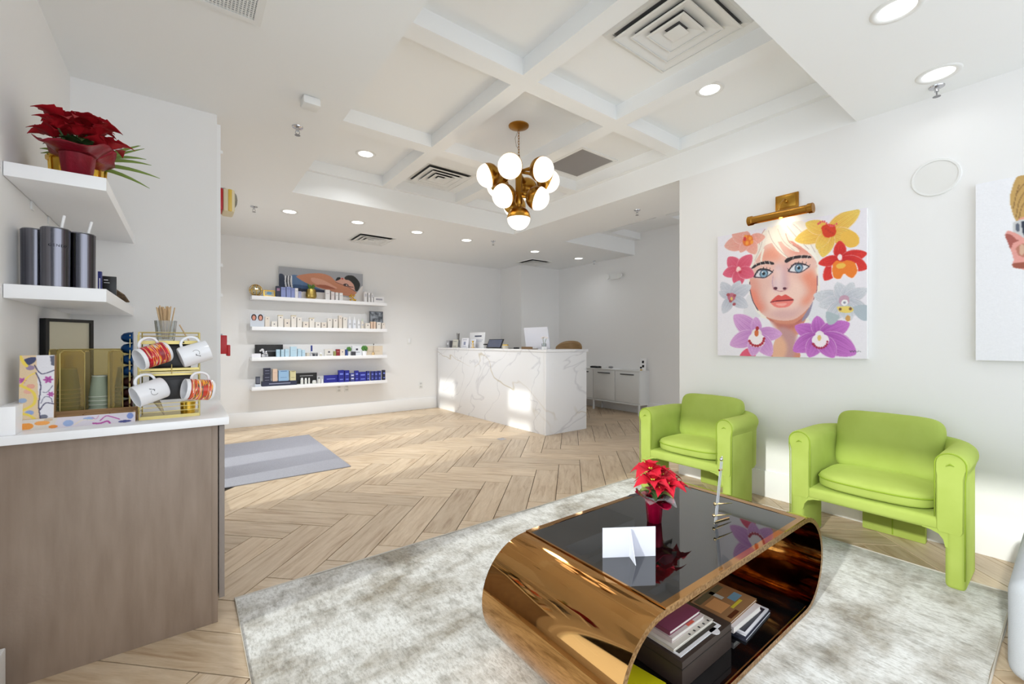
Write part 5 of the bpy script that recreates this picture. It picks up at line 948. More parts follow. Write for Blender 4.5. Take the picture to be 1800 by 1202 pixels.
# --- tumblers
M_steel = mat('dark_steel_sheen', (136, 136, 146), .2, 1, noise=(3, (74, 72, 72), (14, 14, .02), .35, .65))  # light and dark upright streaks in the colour stand in for reflections
def tumbler(label, x, y, straw):
    t = thing('tumbler', label, 'tumbler', (x, y, 1.405), group='dark steel tumblers'); r = .041
    MB().lathe([(0, 0), (r * .96, 0), (r * .97, .004), (r, .22), (r * 1.02, .223), (r * .98, .226), (0, .224)], seg=36).build('body', M_steel, t, smooth=SM)
    MB().lathe([(0, .224), (r * .9, .224), (r * .9, .229), (0, .23)], seg=28).build('lid', mat('smoke_lid', (150, 150, 152), .2), t, smooth=SM)
    if straw: MB().tube([(.01, .005, .2), (.016 + straw, .02, .285)], .0045, 8).build('straw', M_white, t)
    return t
tumbler('dark steel tumbler farthest left, half behind the engraved one', -.460, 2.44, 0)
tc_ = tumbler('dark steel tumbler in the middle with faint engraved lettering', -.394, 2.365, .004); tumbler('dark steel tumbler nearest the little blue box', -.330, 2.42, .01)
lm = mat('engraving', (60, 60, 70), .5, .6)
for i, chh in enumerate('GENEO'):
    a = math.radians(-102 + i * 15); text('lettering', chh, .014, lm, tc_, (.0416 * math.cos(a), .0416 * math.sin(a), .158), (PI / 2, 0, a + PI / 2), .0002)
o = bx('product_box', mat('deep_blue_box', (40, 46, 120), .4), (-.305, -.292, 2.6, 2.62, 1.405, 1.51), bev=.001); tag(o, 'thin upright blue box beside the tumblers', 'box'); bx('lettering', M_white, (-.300, -.297, 2.5992, 2.6, 1.42, 1.48), o)
t = thing('black_card', 'small black card box with white print on the lower corner shelf', 'card', (-.272, 2.68, 1.405)); bx('board', M_black, (-.03, .02, 0, .012, 0, .095), t, bev=.001); bx('lettering', M_white, (-.022, -.008, -.0005, 0, .076, .079), t); bx('lettering', M_white, (-.022, -.003, -.0005, 0, .064, .066), t)
t = thing('wicker_fan', 'brown woven decoration lying at the shelf end', 'ornament', (-.262, 2.9, 1.405), math.radians(80)); b = MB()
for k in range(7): b.tube([(-.12, (k - 3) * .004, .05), (0, (k - 3) * .006, .03), (.12, (k - 3) * .002, .006)], .004, 5)
b.build('strands', mat('wicker', (120, 96, 66), .7, noise=(60, (70, 52, 36), (1, 1, 1), .4, .6)), t)
# --- black box frame on the counter
t = thing('box_frame', 'deep black box frame with a cream mount behind the patterned board', 'frame', (-.435, 2.83, CZ), math.radians(48)); h = .425
bx('back_box', M_black, (-.1, .1, -.01, .035, 0, h), t, bev=.002)
b = MB(); e = .014
b.box(-.1, -.1 + e, -.02, -.01, 0, h).box(.1 - e, .1, -.02, -.01, 0, h).box(-.1 + e, .1 - e, -.02, -.01, 0, e).box(-.1 + e, .1 - e, -.02, -.01, h - e, h); b.build('rim', M_black, t)
bx('mount', mat('cream_mount', (204, 198, 176), .6), (-.086, .086, -.012, -.0105, e, h - e), t); bx('sketch', mat('sketch_grey', (150, 140, 122), .7), (-.02, .015, -.0128, -.012, .18, .26), t)
# --- patterned tea organiser
def pat_board():
    o = [('P', (226, 224, 230), [(.46, 0), (1, 0), (1, 2.55), (.6, 2.6), (.52, 1.2)]), ('p', (60, 66, 104), [(.1, .2), (.3, .08), (.46, .1), (.4, .3), (.2, .4)]), ('P', (90, 92, 110), [(.86, .05), (1, .02), (1, .45), (.9, .4)])]
    for (x, y, r) in ((.82, 1.0, .16), (.9, 1.6, .12), (.08, 1.0, .13)):
        for a in np.linspace(0, 5.2, 6): o.append(('t', (196, 92, 176), (150, 60, 130), (x, y), (x + r * math.cos(a), y + r * math.sin(a)), .55))
    for (x, y, c) in ((.32, 1.25, (224, 160, 140)), (.25, 1.45, (226, 170, 150)), (.3, 2.3, (140, 160, 206)), (.1, 1.8, (150, 170, 200)), (.2, 2.75, (232, 150, 60)), (.42, 2.8, (236, 150, 70)), (.3, .5, (150, 130, 160)), (.7, 2.5, (110, 112, 128))): o.append(('e', c, (x, y), .12, .1))
    o += [('l', (236, 208, 84), .1, [(.0, .02), (.12, .3), (.2, .42)]), ('l', (236, 208, 84), .045, [(.08, 1.15), (.25, .85), (.46, .7)]), ('l', (232, 206, 84), .09, [(.04, 1.2), (.4, 1.5), (.42, 1.95), (.05, 2.25), (.3, 2.4), (.52, 2.65)]),
          ('l', (70, 64, 96), .035, [(.42, .4), (.62, .75), (1, .62)]), ('l', (70, 64, 96), .035, [(.46, .7), (.6, 1.2), (.56, 2.0), (.62, 2.6)]), ('l', (60, 56, 90), .035, [(.6, 2.2), (.75, 1.95), (1, 2.0)]), ('l', (80, 76, 110), .02, [(.66, 1.5), (.8, 1.5), (.95, 1.25)]), ('l', (80, 76, 110), .02, [(.62, 1.95), (.72, 1.7), (.9, 1.75), (.95, 1.95)])]
    return o
def pat_tray():
    o = [('P', (214, 206, 214), [(2.5, 0), (8, 0), (8, 1), (2.2, 1)])]
    for (x, y, c, rx, ry) in ((.5, .6, (232, 150, 60), .45, .3), (1.5, .4, (236, 160, 80), .5, .2), (2.2, .8, (230, 140, 60), .3, .15), (3.2, .6, (150, 170, 210), .35, .3), (4.6, .3, (150, 170, 210), .4, .14), (7.6, .35, (120, 140, 196), .25, .3), (7.2, .85, (70, 74, 130), .5, .12), (1.9, .15, (206, 180, 150), .3, .12)): o.append(('e', c, (x, y), rx, ry))
    q = lambda p: (p[0] / 8, p[1] / 8)
    o += [('l', (176, 70, 150), .14, [(4.9, .8), (5.4, .85), (5.9, .7), (6.1, .9)]), ('l', (176, 70, 150), .09, [(5.4, .6), (5.8, .2), (6.2, .3), (6.8, .6)]), ('l', (232, 216, 180), .06, [(3.6, .8), (4.2, .4), (5, .5)]), ('l', (200, 120, 160), .05, [(4.8, .2), (5.1, .4), (5.3, .1)])]
    return [(k[0], k[1], [q(p) for p in k[2]]) if k[0] == 'P' else (k[0], k[1], q(k[2]), k[3] / 8, k[4] / 8) if k[0] == 'e' else (k[0], k[1], k[2] / 8, [q(p) for p in k[3]]) for k in o]
t = thing('tea_organizer', 'cardboard organizer with an upright floral board and a low slotted tray', 'organizer', (-.475, 2.29, CZ))
Mk = mat('kraft_card', (176, 138, 96), .8)
M0 = Matrix.Rotation(math.radians(-4), 4, 'X')
MB().box(.0, .088, .002, .03, .0, .272, M=M0).build('upright_board', Mk, t)
c_, s_ = math.cos(math.radians(-4)), math.sin(math.radians(-4))
f = canvas('floral_print', pat_board(), 1, 3.0, 60, (222, 196, 160), t, (0, .001, 0), (1, 0, 0), (0, 0, -1)); f.scale = (.088, .088, .0905); f.location = (0, .0012 - .272 * s_ * 1.0, .272 * c_); f.rotation_euler = (math.radians(-4), 0, 0)
f.data.name = 'floral_print'
bx('tray_front', Mk, (.0, .316, .0, .006, 0, .04), t); f = canvas('floral_print', pat_tray(), 1, .125, 240, (216, 206, 196), t, (0, 0, 0), (1, 0, 0), (0, 0, -1)); f.scale = (.316, 1, .32); f.location = (0, -.0006, .04)
bx('tray_back', Mk, (.0, .316, .1, .106, 0, .05), t); bx('tray_side', Mk, (.31, .316, .006, .1, 0, .045), t); bx('tray_bottom', Mk, (.0, .31, .006, .1, 0, .004), t)
for y in (.035, .07): bx('divider', Mk, (.09, .31, y, y + .003, .004, .043), t)
for x in (.16, .235): bx('divider', Mk, (x, x + .003, .006, .1, .004, .042), t)
# --- cup organiser with paper cups
t = thing('cup_holder', 'gold mesh cup organizer with three bays', 'organizer', (-.42, 2.42, CZ))
def mpanel(x0, x1, y0, y1, z0, z1): 
    bx('mesh_panel', M_mesh, (x0, x1, y0, y1, z0, z1), t)
    ax = 0 if x1 - x0 > y1 - y0 else 1; r = .0022
    if ax == 0: pts = [(x0, y0, z0), (x0, y0, z1 - .01), (x0 + .01, y0, z1), (x1 - .01, y0, z1), (x1, y0, z1 - .01), (x1, y0, z0)]
    else: pts = [(x0, y0, z0), (x0, y0, z1 - .01), (x0, y0 + .01, z1), (x0, y1 - .01, z1), (x0, y1, z1 - .01), (x0, y1, z0)]
    MB().tube(pts, r, 6).build('wire_edge', M_gold, t)
mpanel(0, .235, .105, .107, .01, .29)
mpanel(.028, .098, .0, .002, .01, .285); mpanel(.17, .212, .0, .002, .01, .285)
mpanel(0, .002, 0.0, .105, .01, .29); mpanel(.098, .1, .0, .105, .01, .28); mpanel(.168, .17, .0, .105, .01, .28); mpanel(.233, .235, .0, .105, .01, .27)
bx('base', M_gold, (0, .235, 0, .107, 0, .01), t, bev=.002)
Mcup = mat('sage_paper', (152, 164, 142), .7); Mrim = mat('sage_rim', (206, 212, 196), .6)
def cups(x, y, n, label0):
    for i in range(n):
        z = CZ + .011 + i * .0165; last = i == n - 1
        h = .085; r0, r1 = .034, .024
        c = thing('paper_cup', label0 + (', topmost of its stack' if last else ', rim ' + ('lowest', 'second', 'third', 'fourth', 'fifth', 'sixth', 'seventh')[i] + ' from below'), 'cup', (x, y, z), group='stacked sage paper cups')
        if last: MB().lathe([(r0, 0), (r1, h), (r1 * .9, h - .002), (0, h - .002)], seg=24).build('wall', Mcup, c, smooth=SM); MB().lathe([(r1, h - .002), (r1 + .0015, h), (r1, h + .003), (r1 * .92, h + .002)], seg=24).build('foot', Mrim, c, smooth=True)
        else: MB().lathe([(r0, 0), (r0 - .002, .0165)], seg=24).build('wall', Mcup, c, smooth=True)
        MB().lathe([(r0 - .001, -.0005), (r0 + .002, .0015), (r0, .004)], seg=24).build('rolled_rim', Mrim, c, smooth=True)
cups(-.283, 2.462, 6, 'sage green paper cup in the middle bay'); cups(-.375, 2.472, 8, 'sage green paper cup behind the left mesh panel'); cups(-.205, 2.48, 8, 'sage green paper cup behind the right mesh panel')
# --- coffee capsules column
for i in range(7):
    z = 1.219 - i * .047; blue = i < 4
    t = thing('coffee_capsule', ['topmost blue coffee capsule', 'second blue coffee capsule from the top', 'third blue coffee capsule from the top', 'lowest blue coffee capsule above the brown ones', 'highest dark brown coffee capsule', 'middle dark brown coffee capsule', 'lowest dark brown coffee capsule'][i], 'capsule', (-.178, 2.44, z), rot=(0, -PI / 2, 0), group='column of coffee capsules')
    m = mat('capsule_blue', (14, 62, 112), .3, .7) if blue else mat('capsule_brown', (58, 30, 26), .3, .7)
    MB().lathe([(0, .038), (.009, .036), (.018, .028), (.022, .014), (.0225, 0)], seg=20).build('dome', m, t, smooth=True); MB().lathe([(0, -.002), (.025, -.002), (.025, 0), (.021, .001)], seg=20).build('rim', m, t)
# --- gold mug rack
t = thing('mug_rack', 'pale gold wire mug rack with tiers and black drawers', 'rack', (-.15, 2.317, CZ))
W_r, D_r, H_r = .2, .17, .36
for x in (0, W_r):
    for y in (0, D_r): MB().tube([(x, y, 0), (x, y, H_r)], .0028, 6).build('upright', M_gold, t)
for z in (H_r, .345): MB().tube([(0, 0, z), (W_r, 0, z), (W_r, D_r, z), (0, D_r, z)], .0016, 5, closed=True).build('top_rail', M_gold, t)
for z, hh in ((.318, .014), (.205, .01), (.184, .01), (.006, .014)): bx('cross_strip', M_gold, (0, W_r, -.002, .002, z - hh / 2, z + hh / 2), t)
bx('top_shelf', M_gold, (0.002, W_r - .002, .002, D_r - .002, .315, .319), t); bx('middle_shelf', M_gold, (.002, W_r - .002, .002, D_r - .002, .192, .196), t); bx('bottom_shelf', M_gold, (.002, W_r - .002, .002, D_r - .002, .003, .007), t)
for z in (.03, .048, .064): MB().tube([(W_r, D_r, z), (W_r, 0, z), (0, 0, z), (0, D_r, z)], .0016, 5).build('basket_wire', M_gold, t)
MB().tube([(.105, -.002, .184), (.105, -.01, .225), (.105, -.003, .226)], .002, 5).build('hook', M_gold, t)
for z0, z1 in ((.2, .312), (.075, .18)):
    d = bx('black_drawer', M_black, (.03, .17, .03, .16, z0, z1), t, bev=.002); bx('drawer_lip', mat('drawer_grey', (46, 46, 48), .5), (.04, .16, .026, .03, z1 - .02, z1 - .012), d)
for x in (-.035, -.01):
    MB().tube([(x, .103, .012), (x, .103, .35)], .0018, 5).build('capsule_rail', M_gold, t)
for x in (.055, .145): MB().ell((x, -.003, .318), (.003, .0015, .003), nu=8, nv=5).build('screw', M_dark, t)
# glass tumbler with stirrers on top
t = thing('stirrer_glass', 'cut glass tumbler packed with wooden stirrers on the mug rack', 'glass', (-.067, 2.40, CZ + .32))
MB().lathe([(0, 0), (.03, 0), (.033, .03), (.039, .092), (.036, .092), (.03, .03), (.027, .012), (0, .012)], seg=10).build('glass', M_clear, t)
random.seed(7)
for i in range(26):
    a = random.uniform(0, 2 * PI); r = random.uniform(0, .02); o_ = (r * math.cos(a), r * math.sin(a)); s_ = random.uniform(1.6, 2.6)
    o = MB().tube([(o_[0] * .7, o_[1] * .7, .014), (o_[0] * s_ , o_[1] * s_, .15 + random.uniform(-.008, .008))], .0024, 4).build('stirrer', mat('birch', (206, 176, 138), .7), None); o.location = t.location; tag(o, 'thin birch wood coffee stirrer standing in the cut glass tumbler', 'stirrer', 'wooden stirrers in the glass')
o = MB().tube([(.035, .0, .0), (.0, .02, .075)], .003, 4).build('stirrer', mat('birch', (0, 0, 0)), None); o.location = (-.02, 2.42, CZ + .322); tag(o, 'single birch stirrer leaning outside the cut glass tumbler', 'stirrer')
t = thing('gold_cup', 'small gold metal cup in the rack basket', 'cup', (.01, 2.385, CZ + .008)); MB().lathe([(0, 0), (.026, 0), (.028, .05), (.025, .05), (.023, .005), (0, .005)], seg=20).build('cup', M_goldy, t, smooth=SM)
t = thing('wooden_scoop', 'pale wooden scoop lying in the rack basket', 'scoop', (-.09, 2.345, CZ + .012)); MB().tube([(0.02, -.01, .004), (.0, .02, .045), (-.02, .04, .075)], [.003, .01, .014], 8).build('scoop', mat('pale_wood', (206, 190, 160), .6), t, smooth=True)
# --- mugs
M_mugw = mat('mug_white', (240, 240, 244), .12); M_logo = mat('mug_logo', (40, 40, 44), .4)
def stripes(name, cols):
    m = bpy.data.materials.new(name); m.use_nodes = True; nt = m.node_tree; N = nt.nodes; Lk = nt.links; b = N['Principled BSDF']
    tc = N.new('ShaderNodeTexCoord'); mp = N.new('ShaderNodeMapping'); mp.inputs['Scale'].default_value = (9, 9, 110); mp.inputs['Rotation'].default_value = (.5, .3, 0); Lk.new(tc.outputs['Object'], mp.inputs[0])
    n = N.new('ShaderNodeTexNoise'); n.inputs['Scale'].default_value = 1.; n.inputs['Detail'].default_value = 1.5; n.inputs['Distortion'].default_value = .6; Lk.new(mp.outputs[0], n.inputs['Vector'])
    r = N.new('ShaderNodeValToRGB'); r.color_ramp.interpolation = 'CONSTANT'; e = r.color_ramp.elements
    for i, (p_, c) in enumerate(cols):
        k = e[i] if i < 2 else e.new(p_); k.position = p_; k.color = lin(c)
    Lk.new(n.outputs[0], r.inputs[0]); Lk.new(r.outputs[0], b.inputs['Base Color']); b.inputs['Roughness'].default_value = .15; return m
M_art1 = stripes('mug_red_art', [(0, (150, 24, 40)), (.38, (206, 30, 44)), (.5, (216, 206, 196)), (.53, (240, 160, 60)), (.6, (190, 40, 50)), (.68, (150, 60, 70))])
M_art2 = stripes('mug_orange_art', [(0, (150, 56, 40)), (.36, (226, 90, 40)), (.45, (240, 220, 224)), (.5, (240, 160, 40)), (.58, (110, 90, 80)), (.63, (206, 60, 40))])
def mug(label, c, axis, hand, art=None):
    """c centre of the body, axis from opening to base, hand = direction of the handle"""
    z = -Vector(axis).normalized(); x = Vector(hand); x = (x - z * x.dot(z)).normalized(); y = z.cross(x)
    M = Matrix((x, y, z)).transposed().to_4x4(); M.translation = c
    t = bpy.data.objects.new('mug', None); C.objects.link(t); t.matrix_world = M; t.empty_display_size = .05; tag(t, label, 'mug', 'mugs hanging on the gold rack')
    r, h = .043, .051
    MB().lathe([(0, -h), (r * .9, -h), (r * .97, -h + .003), (r, -h + .008), (r, h), (r - .0025, h + .001), (r - .004, h), (r - .004, -h + .006), (0, -h + .006)], seg=40).build('body', M_mugw, t, smooth=SM)
    MB().tube([(r + (.031) * math.sin(a) ** .8 - .001, 0, -.032 * math.cos(a)) for a in np.linspace(0.0001, PI - .0001, 14)], .0052, 8).build('handle', M_mugw, t, smooth=True)
    if art:
        MB().lathe([(r + .0004, -h + .012), (r + .0004, h - .012)], seg=40).build('printed_band', art, t, smooth=True)
    else:
        for sgn in (1, -1):
            b = MB()
            def on(u, v): a = sgn * PI / 2 + u / r * 1.0; return ((r + .0005) * math.cos(a), (r + .0005) * math.sin(a), v)
            b.tube([on(.012 * math.cos(s) - .003, .012 * math.sin(s)) for s in np.linspace(.7, 3.9, 16)], .0006, 4).build('logo_arc', M_logo, t)
            MB().tube([on(.0, -.001), on(.009, -.001)], .0009, 4).tube([on(.004, -.004), on(.014, .009)], .0009, 4).tube([on(.010, .010), on(.017, .010)], .0006, 4).build('logo_strokes', M_logo, t)
    return t
mug('mug with red and orange painted stripes, upper hanging on the rack', (-.102, 2.262, 1.146), (.8, .42, .30), (-.25, 0, 1), M_art1)
mug('plain white mug with a small line logo hanging high beside the red one', (.032, 2.262, 1.150), (-.86, -.12, -.30), (-.35, 0, 1))
mug('plain white mug with a small line logo hanging under the red striped mug', (-.112, 2.255, 1.000), (.8, .35, .30), (-.35, 0, 1))
mug('mug with orange and yellow painted stripes, lower hanging on the rack', (.045, 2.262, .998), (.86, .25, -.12), (-.05, 0, 1), M_art2)

# ================================================================= LOUNGE
rg = MB(); n = 60; rows = []
for j in range(41):
    rows.append([])
    for i in range(61):
        x = 2.94 * i / 60; y = 2.19 * j / 40; ed = min(i, 60 - i, j, 40 - j); z = .008 if ed else .003
        wob = .006 * math.sin(x * 9 + 1) * (1 if j in (0, 40) else 0); rows[-1].append((x, y + wob, z + .0006 * math.sin(x * 31) * math.sin(y * 27)))
rg.grid(rows); o = rg.build('area_rug', M_rug, None, smooth=True); o.location = (.185, .19, 0); tag(o, 'large faded ivory and grey area rug under the bronze table', 'rug')
b = MB(); b.tube([(0, 0, .005), (2.94, 0, .005), (2.94, 2.19, .005), (0, 2.19, .005)], .0045, 6, closed=True).build('bound_edge', mat('rug_binding', (196, 190, 180), .9), o)

# green chairs
def sweep(path, prof, name, parent, m):
    """path: list of (x,y,nx,ny) centreline + outward normal; prof: (n,z)"""
    rows = []
    for k, (x, y, nx, ny, sc_) in enumerate(path): rows.append([(x + nx * n_ * sc_, y + ny * n_ * sc_, zz) for n_, zz in prof])
    b = MB(); V_ = [[b.bm.verts.new(p) for p in r] for r in rows]; m_ = len(prof)
    for A, B in zip(V_, V_[1:]):
        for k in range(m_): b.bm.faces.new((A[k], A[(k + 1) % m_], B[(k + 1) % m_], B[k]))
    b.bm.faces.new(V_[0]); b.bm.faces.new(V_[-1][::-1])
    return b.build(name, m, parent, smooth=SM)
def chair(label, X, Y):
    t = thing('armchair', label, 'armchair', (X, Y, 0), group='lime green velvet lounge chairs')
    hw = .0575; cz_ = .603; prof = [(-hw + .012, .27), (-hw + .004, .285), (-hw + .004, cz_ - .06), (-hw, cz_ - .035)]
    for a in np.linspace(PI, -.5, 15): prof.append((.003 + .0605 * math.cos(a), cz_ + .0605 * math.sin(a)))
    prof += [(hw - .009, cz_ - .06), (hw - .011, .285), (hw - .018, .27)]
    R0 = .2; yy = .322; xb = .53; path = []
    fr_ = [(-.002, .86), (.004, .95), (.014, 1.0)]
    for x, s in fr_: path.append((x, yy, 0, 1, s))
    for x in np.linspace(.06, xb - R0, 5): path.append((x, yy, 0, 1, 1))
    for a in np.linspace(0, PI / 2, 9)[1:]: path.append((xb - R0 + R0 * math.sin(a), yy - R0 + R0 * math.cos(a), math.sin(a), math.cos(a), 1))
    half = path; other = [(x, -y, nx, -ny, s) for x, y, nx, ny, s in half[::-1]]
    sweep(half + other, prof, 'shell', t, M_green)
    for s in (-1, 1):
        MB().box(-.001, .32, s * .338 - .036, s * .338 + .036, 0.0, .565, bev=.024, seg=5).build('leg', M_green, t, smooth=SM)
        # curved gusset between leg and seat
        g_ = [(s * .33, .30), (s * .33, .19), (s * .303, .2), (s * .297, .232), (s * .28, .256), (s * .25, .268), (s * .22, .272), (s * .22, .30)]
        MB().prism(g_, lambda u, v, w_: (w_, u, v), .003, .3).build('gusset', M_green, t)
        y0 = s * (yy - hw * .96); y1 = s * (yy + hw * .96)
        arc = [(-.0025, y0, .34), (-.0025, y0, cz_ - .02)] + [(-.0025, s * yy - (1 if s > 0 else -1) * hw * .96 * math.cos(a), cz_ + .055 * math.sin(a)) for a in np.linspace(.2, PI - .2, 10)] + [(-.0025, y1, cz_ - .02), (-.0022, s * .3725, cz_ - .07), (-.0018, s * .3715, .06)]
        MB().tube(arc, .0028, 6).build('piping', M_seam, t, smooth=True)
        MB().tube([(-.005, s * yy - .014, cz_ - .004), (-.008, s * yy, cz_ + .004), (-.005, s * yy + .016, cz_ - .008)], [.001, .004, .001], 6).build('tuck_fold', M_seam, t)
    MB().box(-.001, .5, -.285, .285, .268, .335, bev=.02, seg=4).build('seat_rail', M_green, t, smooth=SM)
    # seat cushion: soft slab, curved front
    rows = []
    def slab(z0, z1, dome, sh, nm, x0, x1, y0, front):
        b = MB().ell((0, 0, 0), (1, 1, 1), e1=.35, e2=.42, nu=48, nv=20)
        for v in b.bm.verts:
            x, y, z = v.co; bul = 1 - .12 * 0; X_ = (x0 + x1) / 2 + x * (x1 - x0) / 2; Y_ = y * y0
            if x < 0: X_ -= front * (1 - y * y) * (-x)
            v.co = (X_, Y_, (z0 + z1) / 2 + z * (z1 - z0) / 2 + (dome * (1 - x * x) * (1 - y * y) if z > 0 else 0))
        return b.build(nm, M_green, t, smooth=True)
    slab(.335, .425, .03, 0, 'seat_cushion', .045, .44, .262, .035)
    e_ = []
    for k in range(60):
        a = 2 * PI * k / 60; sg = lambda v, e: math.copysign(abs(v) ** e, v); x, y = sg(math.cos(a), .42), sg(math.sin(a), .42)
        X_ = .2425 + x * .199; X_ -= .035 * (1 - y * y) * (-x) if x < 0 else 0; e_.append((X_, y * .2635, .395))
    MB().tube(e_, .004, 6, closed=True).build('piping', M_seam, t, smooth=True)
    b = MB().ell((0, 0, 0), (1, 1, 1), e1=.45, e2=.3, nu=48, nv=20); M = Matrix.Translation((.425, 0, .585)) @ Matrix.Rotation(math.radians(10), 4, 'Y')
    for v in b.bm.verts:
        x, y, z = v.co; v.co = M @ Vector((z * .065 * (1 + .12 * (1 - y * y)), y * .25, x * .185 - .006 * y * y))
    b.build('back_cushion', M_green, t, smooth=True)
    MB().box(.535, .575, -.15, .15, 0, .30, bev=.008).build('back_leg', M_green, t, smooth=SM)
    MB().tube([(.533, .0, .01), (.533, .0, .29)], .003, 6).build('seam', M_seam, t)
    return t
chair('lime green velvet armchair closer to the marble desk, behind the table poinsettia', 2.985, 1.815)
chair('lime green velvet armchair with its front foot on the rug, nearer the sofa', 2.955, .70)

# bronze coffee table
ct = thing('coffee_table', 'oval waterfall coffee table in mirror bronze with a black glass top', 'table', (.89, .72, .013))
LT, HT, DT = 1.468, .417, .64; r = HT / 2; th = .02
def stad(rr, n=22):
    p_ = []
    for a in np.linspace(-PI / 2, PI / 2, n): p_.append((LT - r + rr * math.cos(a), r + rr * math.sin(a)))
    for a in np.linspace(PI / 2, 3 * PI / 2, n): p_.append((r + rr * math.cos(a), r + rr * math.sin(a)))
    return p_
O_, I_ = stad(r), stad(r - th); n = len(O_)
def band(P_, y0, y1, nm, m, flip=False, skip=()):
    b = MB(); A = [b.bm.verts.new((x, y0, z)) for x, z in P_]; B = [b.bm.verts.new((x, y1, z)) for x, z in P_]
    for k in range(len(P_)):
        if k in skip: continue
        b.bm.faces.new((A[k], A[(k + 1) % n], B[(k + 1) % n], B[k]))
    return b.build(nm, m, ct, smooth=SM)
band(O_, 0, DT, 'outer_shell', M_bronze); band(I_, 0, DT, 'inner_shell', mat('bronze_streak_glints', (196, 134, 66), .06, 1, noise=(3, (130, 80, 36), (.4, 12, 12), .3, .7)))  # inner shell: golden reflection streaks are put into the colour
for y in (0, DT):
    b = MB(); A = [b.bm.verts.new((x, y, z)) for x, z in O_]; B = [b.bm.verts.new((x, y, z)) for x, z in I_]
    for k in range(n): b.bm.faces.new((A[k], A[(k + 1) % n], B[(k + 1) % n], B[k]))
    b.build('edge_band', M_bronzee, ct)
gx0, gx1 = r + .012, LT - r + .0
bx('glass_top', M_blackglass, (gx0, gx1 - .03, .022, DT - .022, HT, HT + .003), ct)
b = MB(); b.box(gx0 - .008, gx1, 0, .022, HT, HT + .0045).box(gx0 - .008, gx1, DT - .022, DT, HT, HT + .0045).box(gx0 - .008, gx0, .022, DT - .022, HT, HT + .0045).box(gx1 - .03, gx1 + .004, 0.022, DT - .022, HT, HT + .0045)
b.build('top_border', M_bronze, ct)
bx('glass_shelf', M_blackglass, (r - .06, LT - r + .06, .01, DT - .01, th, th + .004), ct)
ZTt = .013 + HT + .0032; ZSs = .013 + th + .004
p = poinsettia('poinsettia', 'bright pink red poinsettia in crimson foil on the bronze table', (1.60, 1.10, ZTt), [(-.055, -.03, .185, .95), (.0, .02, .21, 1.05), (.07, .01, .175, 1.0), (.02, -.05, .16, .85), (.095, -.03, .14, .85), (-.02, -.045, .15, .7)], 2, .037, .10, (.07, .4), 9, mat('crimson_foil', (176, 10, 60), .25, .5, noise=(30, (140, 6, 44), (1, 1, .3), .35, .7), bump=(50, .7)))
n2 = 30; rows = []
for j in range(5):
    v = j / 4; rows.append([(( .038 + .055 * v * (1 + .5 * math.sin(3 * a + 1))) * math.cos(a), (.038 + .055 * v * (1 + .5 * math.sin(3 * a + 1))) * math.sin(a), .11 + .02 * v * math.sin(5 * a)) for a in np.linspace(0, 2 * PI, n2)])
MB().grid(rows).build('clear_wrap', glassy('cellophane', (255, 255, 255), .25, .1, base=(230, 230, 234)), p, smooth=True)
# folded white card
t = thing('folded_card', 'blank white card with a fold out stand on the table glass', 'card', (1.265, .972, ZTt), 0)
M_card = mat('card_white', (214, 215, 226), .5)
ang = math.atan2(-.103, .159); c, s = math.cos(ang), math.sin(ang)
MB().box(-.098, .095, -.0015, .0015, 0, .105, M=Matrix.Rotation(ang, 4, 'Z')).build('panel', M_card, t)
q = Matrix.Rotation(ang, 4, 'Z'); b = MB()
P3 = [(0, .0), (0, .100), (.012, .102), (.062, .0)]
b.prism(P3, lambda u, v, w_: q @ Vector((w_, -u, v)), -.001, .001); b.build('stand_fin', M_card, t)
# acrylic and brass easel
t = thing('brass_easel', 'tall slim acrylic easel with brass prongs on the table glass', 'easel', (1.80, .937, ZTt))
M_acr = glassy('acrylic', (246, 248, 250), .4, .05, base=(214, 216, 220))
d = Vector((.05, .03, .245)); MB().box(-.009, .009, -.002, .002, 0, .255, M=Matrix.Rotation(math.atan2(d.x, d.z), 4, 'Y')).build('acrylic_strip', M_acr, t)
M_bp = mat('bright_brass', (226, 200, 150), .15, 1)
for z, L_ in ((.075, .09), (.028, .09)):
    x = z * .2; MB().tube([(x - .012, .004, z), (x + L_, -.02, z - .012)], [.005, .001], 8).build('prong', M_bp, t, smooth=True); MB().ell((x - .012, .004, z), (.007, .007, .007), nu=10, nv=6).build('knob', M_bp, t, smooth=True)
MB().tube([(-.006, .0, .004), (.085, -.015, .003)], .0032, 8).build('foot', M_bp, t)
MB().tube([(.03, .0, .215), (.056, .0, .215)], .004, 8).build('top_pin', M_bp, t); MB().ell((.05, 0, .26), (.011, .006, .008), nu=10, nv=6).build('finial', M_chrome, t, smooth=True)
MB().tube([(.046, 0, .255), (.056, 0, .272)], .0018, 5).build('finial_loop', M_chrome, t)
# books and magazines under the glass
def book(label, x, y, z, w_, d_, h, rz, cov, page=(226, 222, 214), name='book', marks=(), cat='book'):
    t = thing(name, label, cat, (x, y, z), math.radians(rz)); m = mat('cover_%d_%d_%d' % cov, cov, .25)
    bx('pages', mat('page_%d_%d_%d' % page, page, .7), (-w_ / 2 + .003, w_ / 2 - .003, -d_ / 2 + .003, d_ / 2 - .003, .002, h - .002), t)
    bx('front_cover', m, (-w_ / 2, w_ / 2, -d_ / 2, d_ / 2, h - .002, h), t, bev=.0006); bx('back_cover', m, (-w_ / 2, w_ / 2, -d_ / 2, d_ / 2, 0, .002), t)
    bx('spine', m, (-w_ / 2 - .001, -w_ / 2 + .002, -d_ / 2, d_ / 2, 0, h), t)
    for (a, b_, c_, d2, col) in marks: bx('cover_print', mat('print_%d_%d_%d' % col, col, .3), (w_ * (a - .5), w_ * (b_ - .5), d_ * (c_ - .5), d_ * (d2 - .5), h, h + .0004), t)
    return t
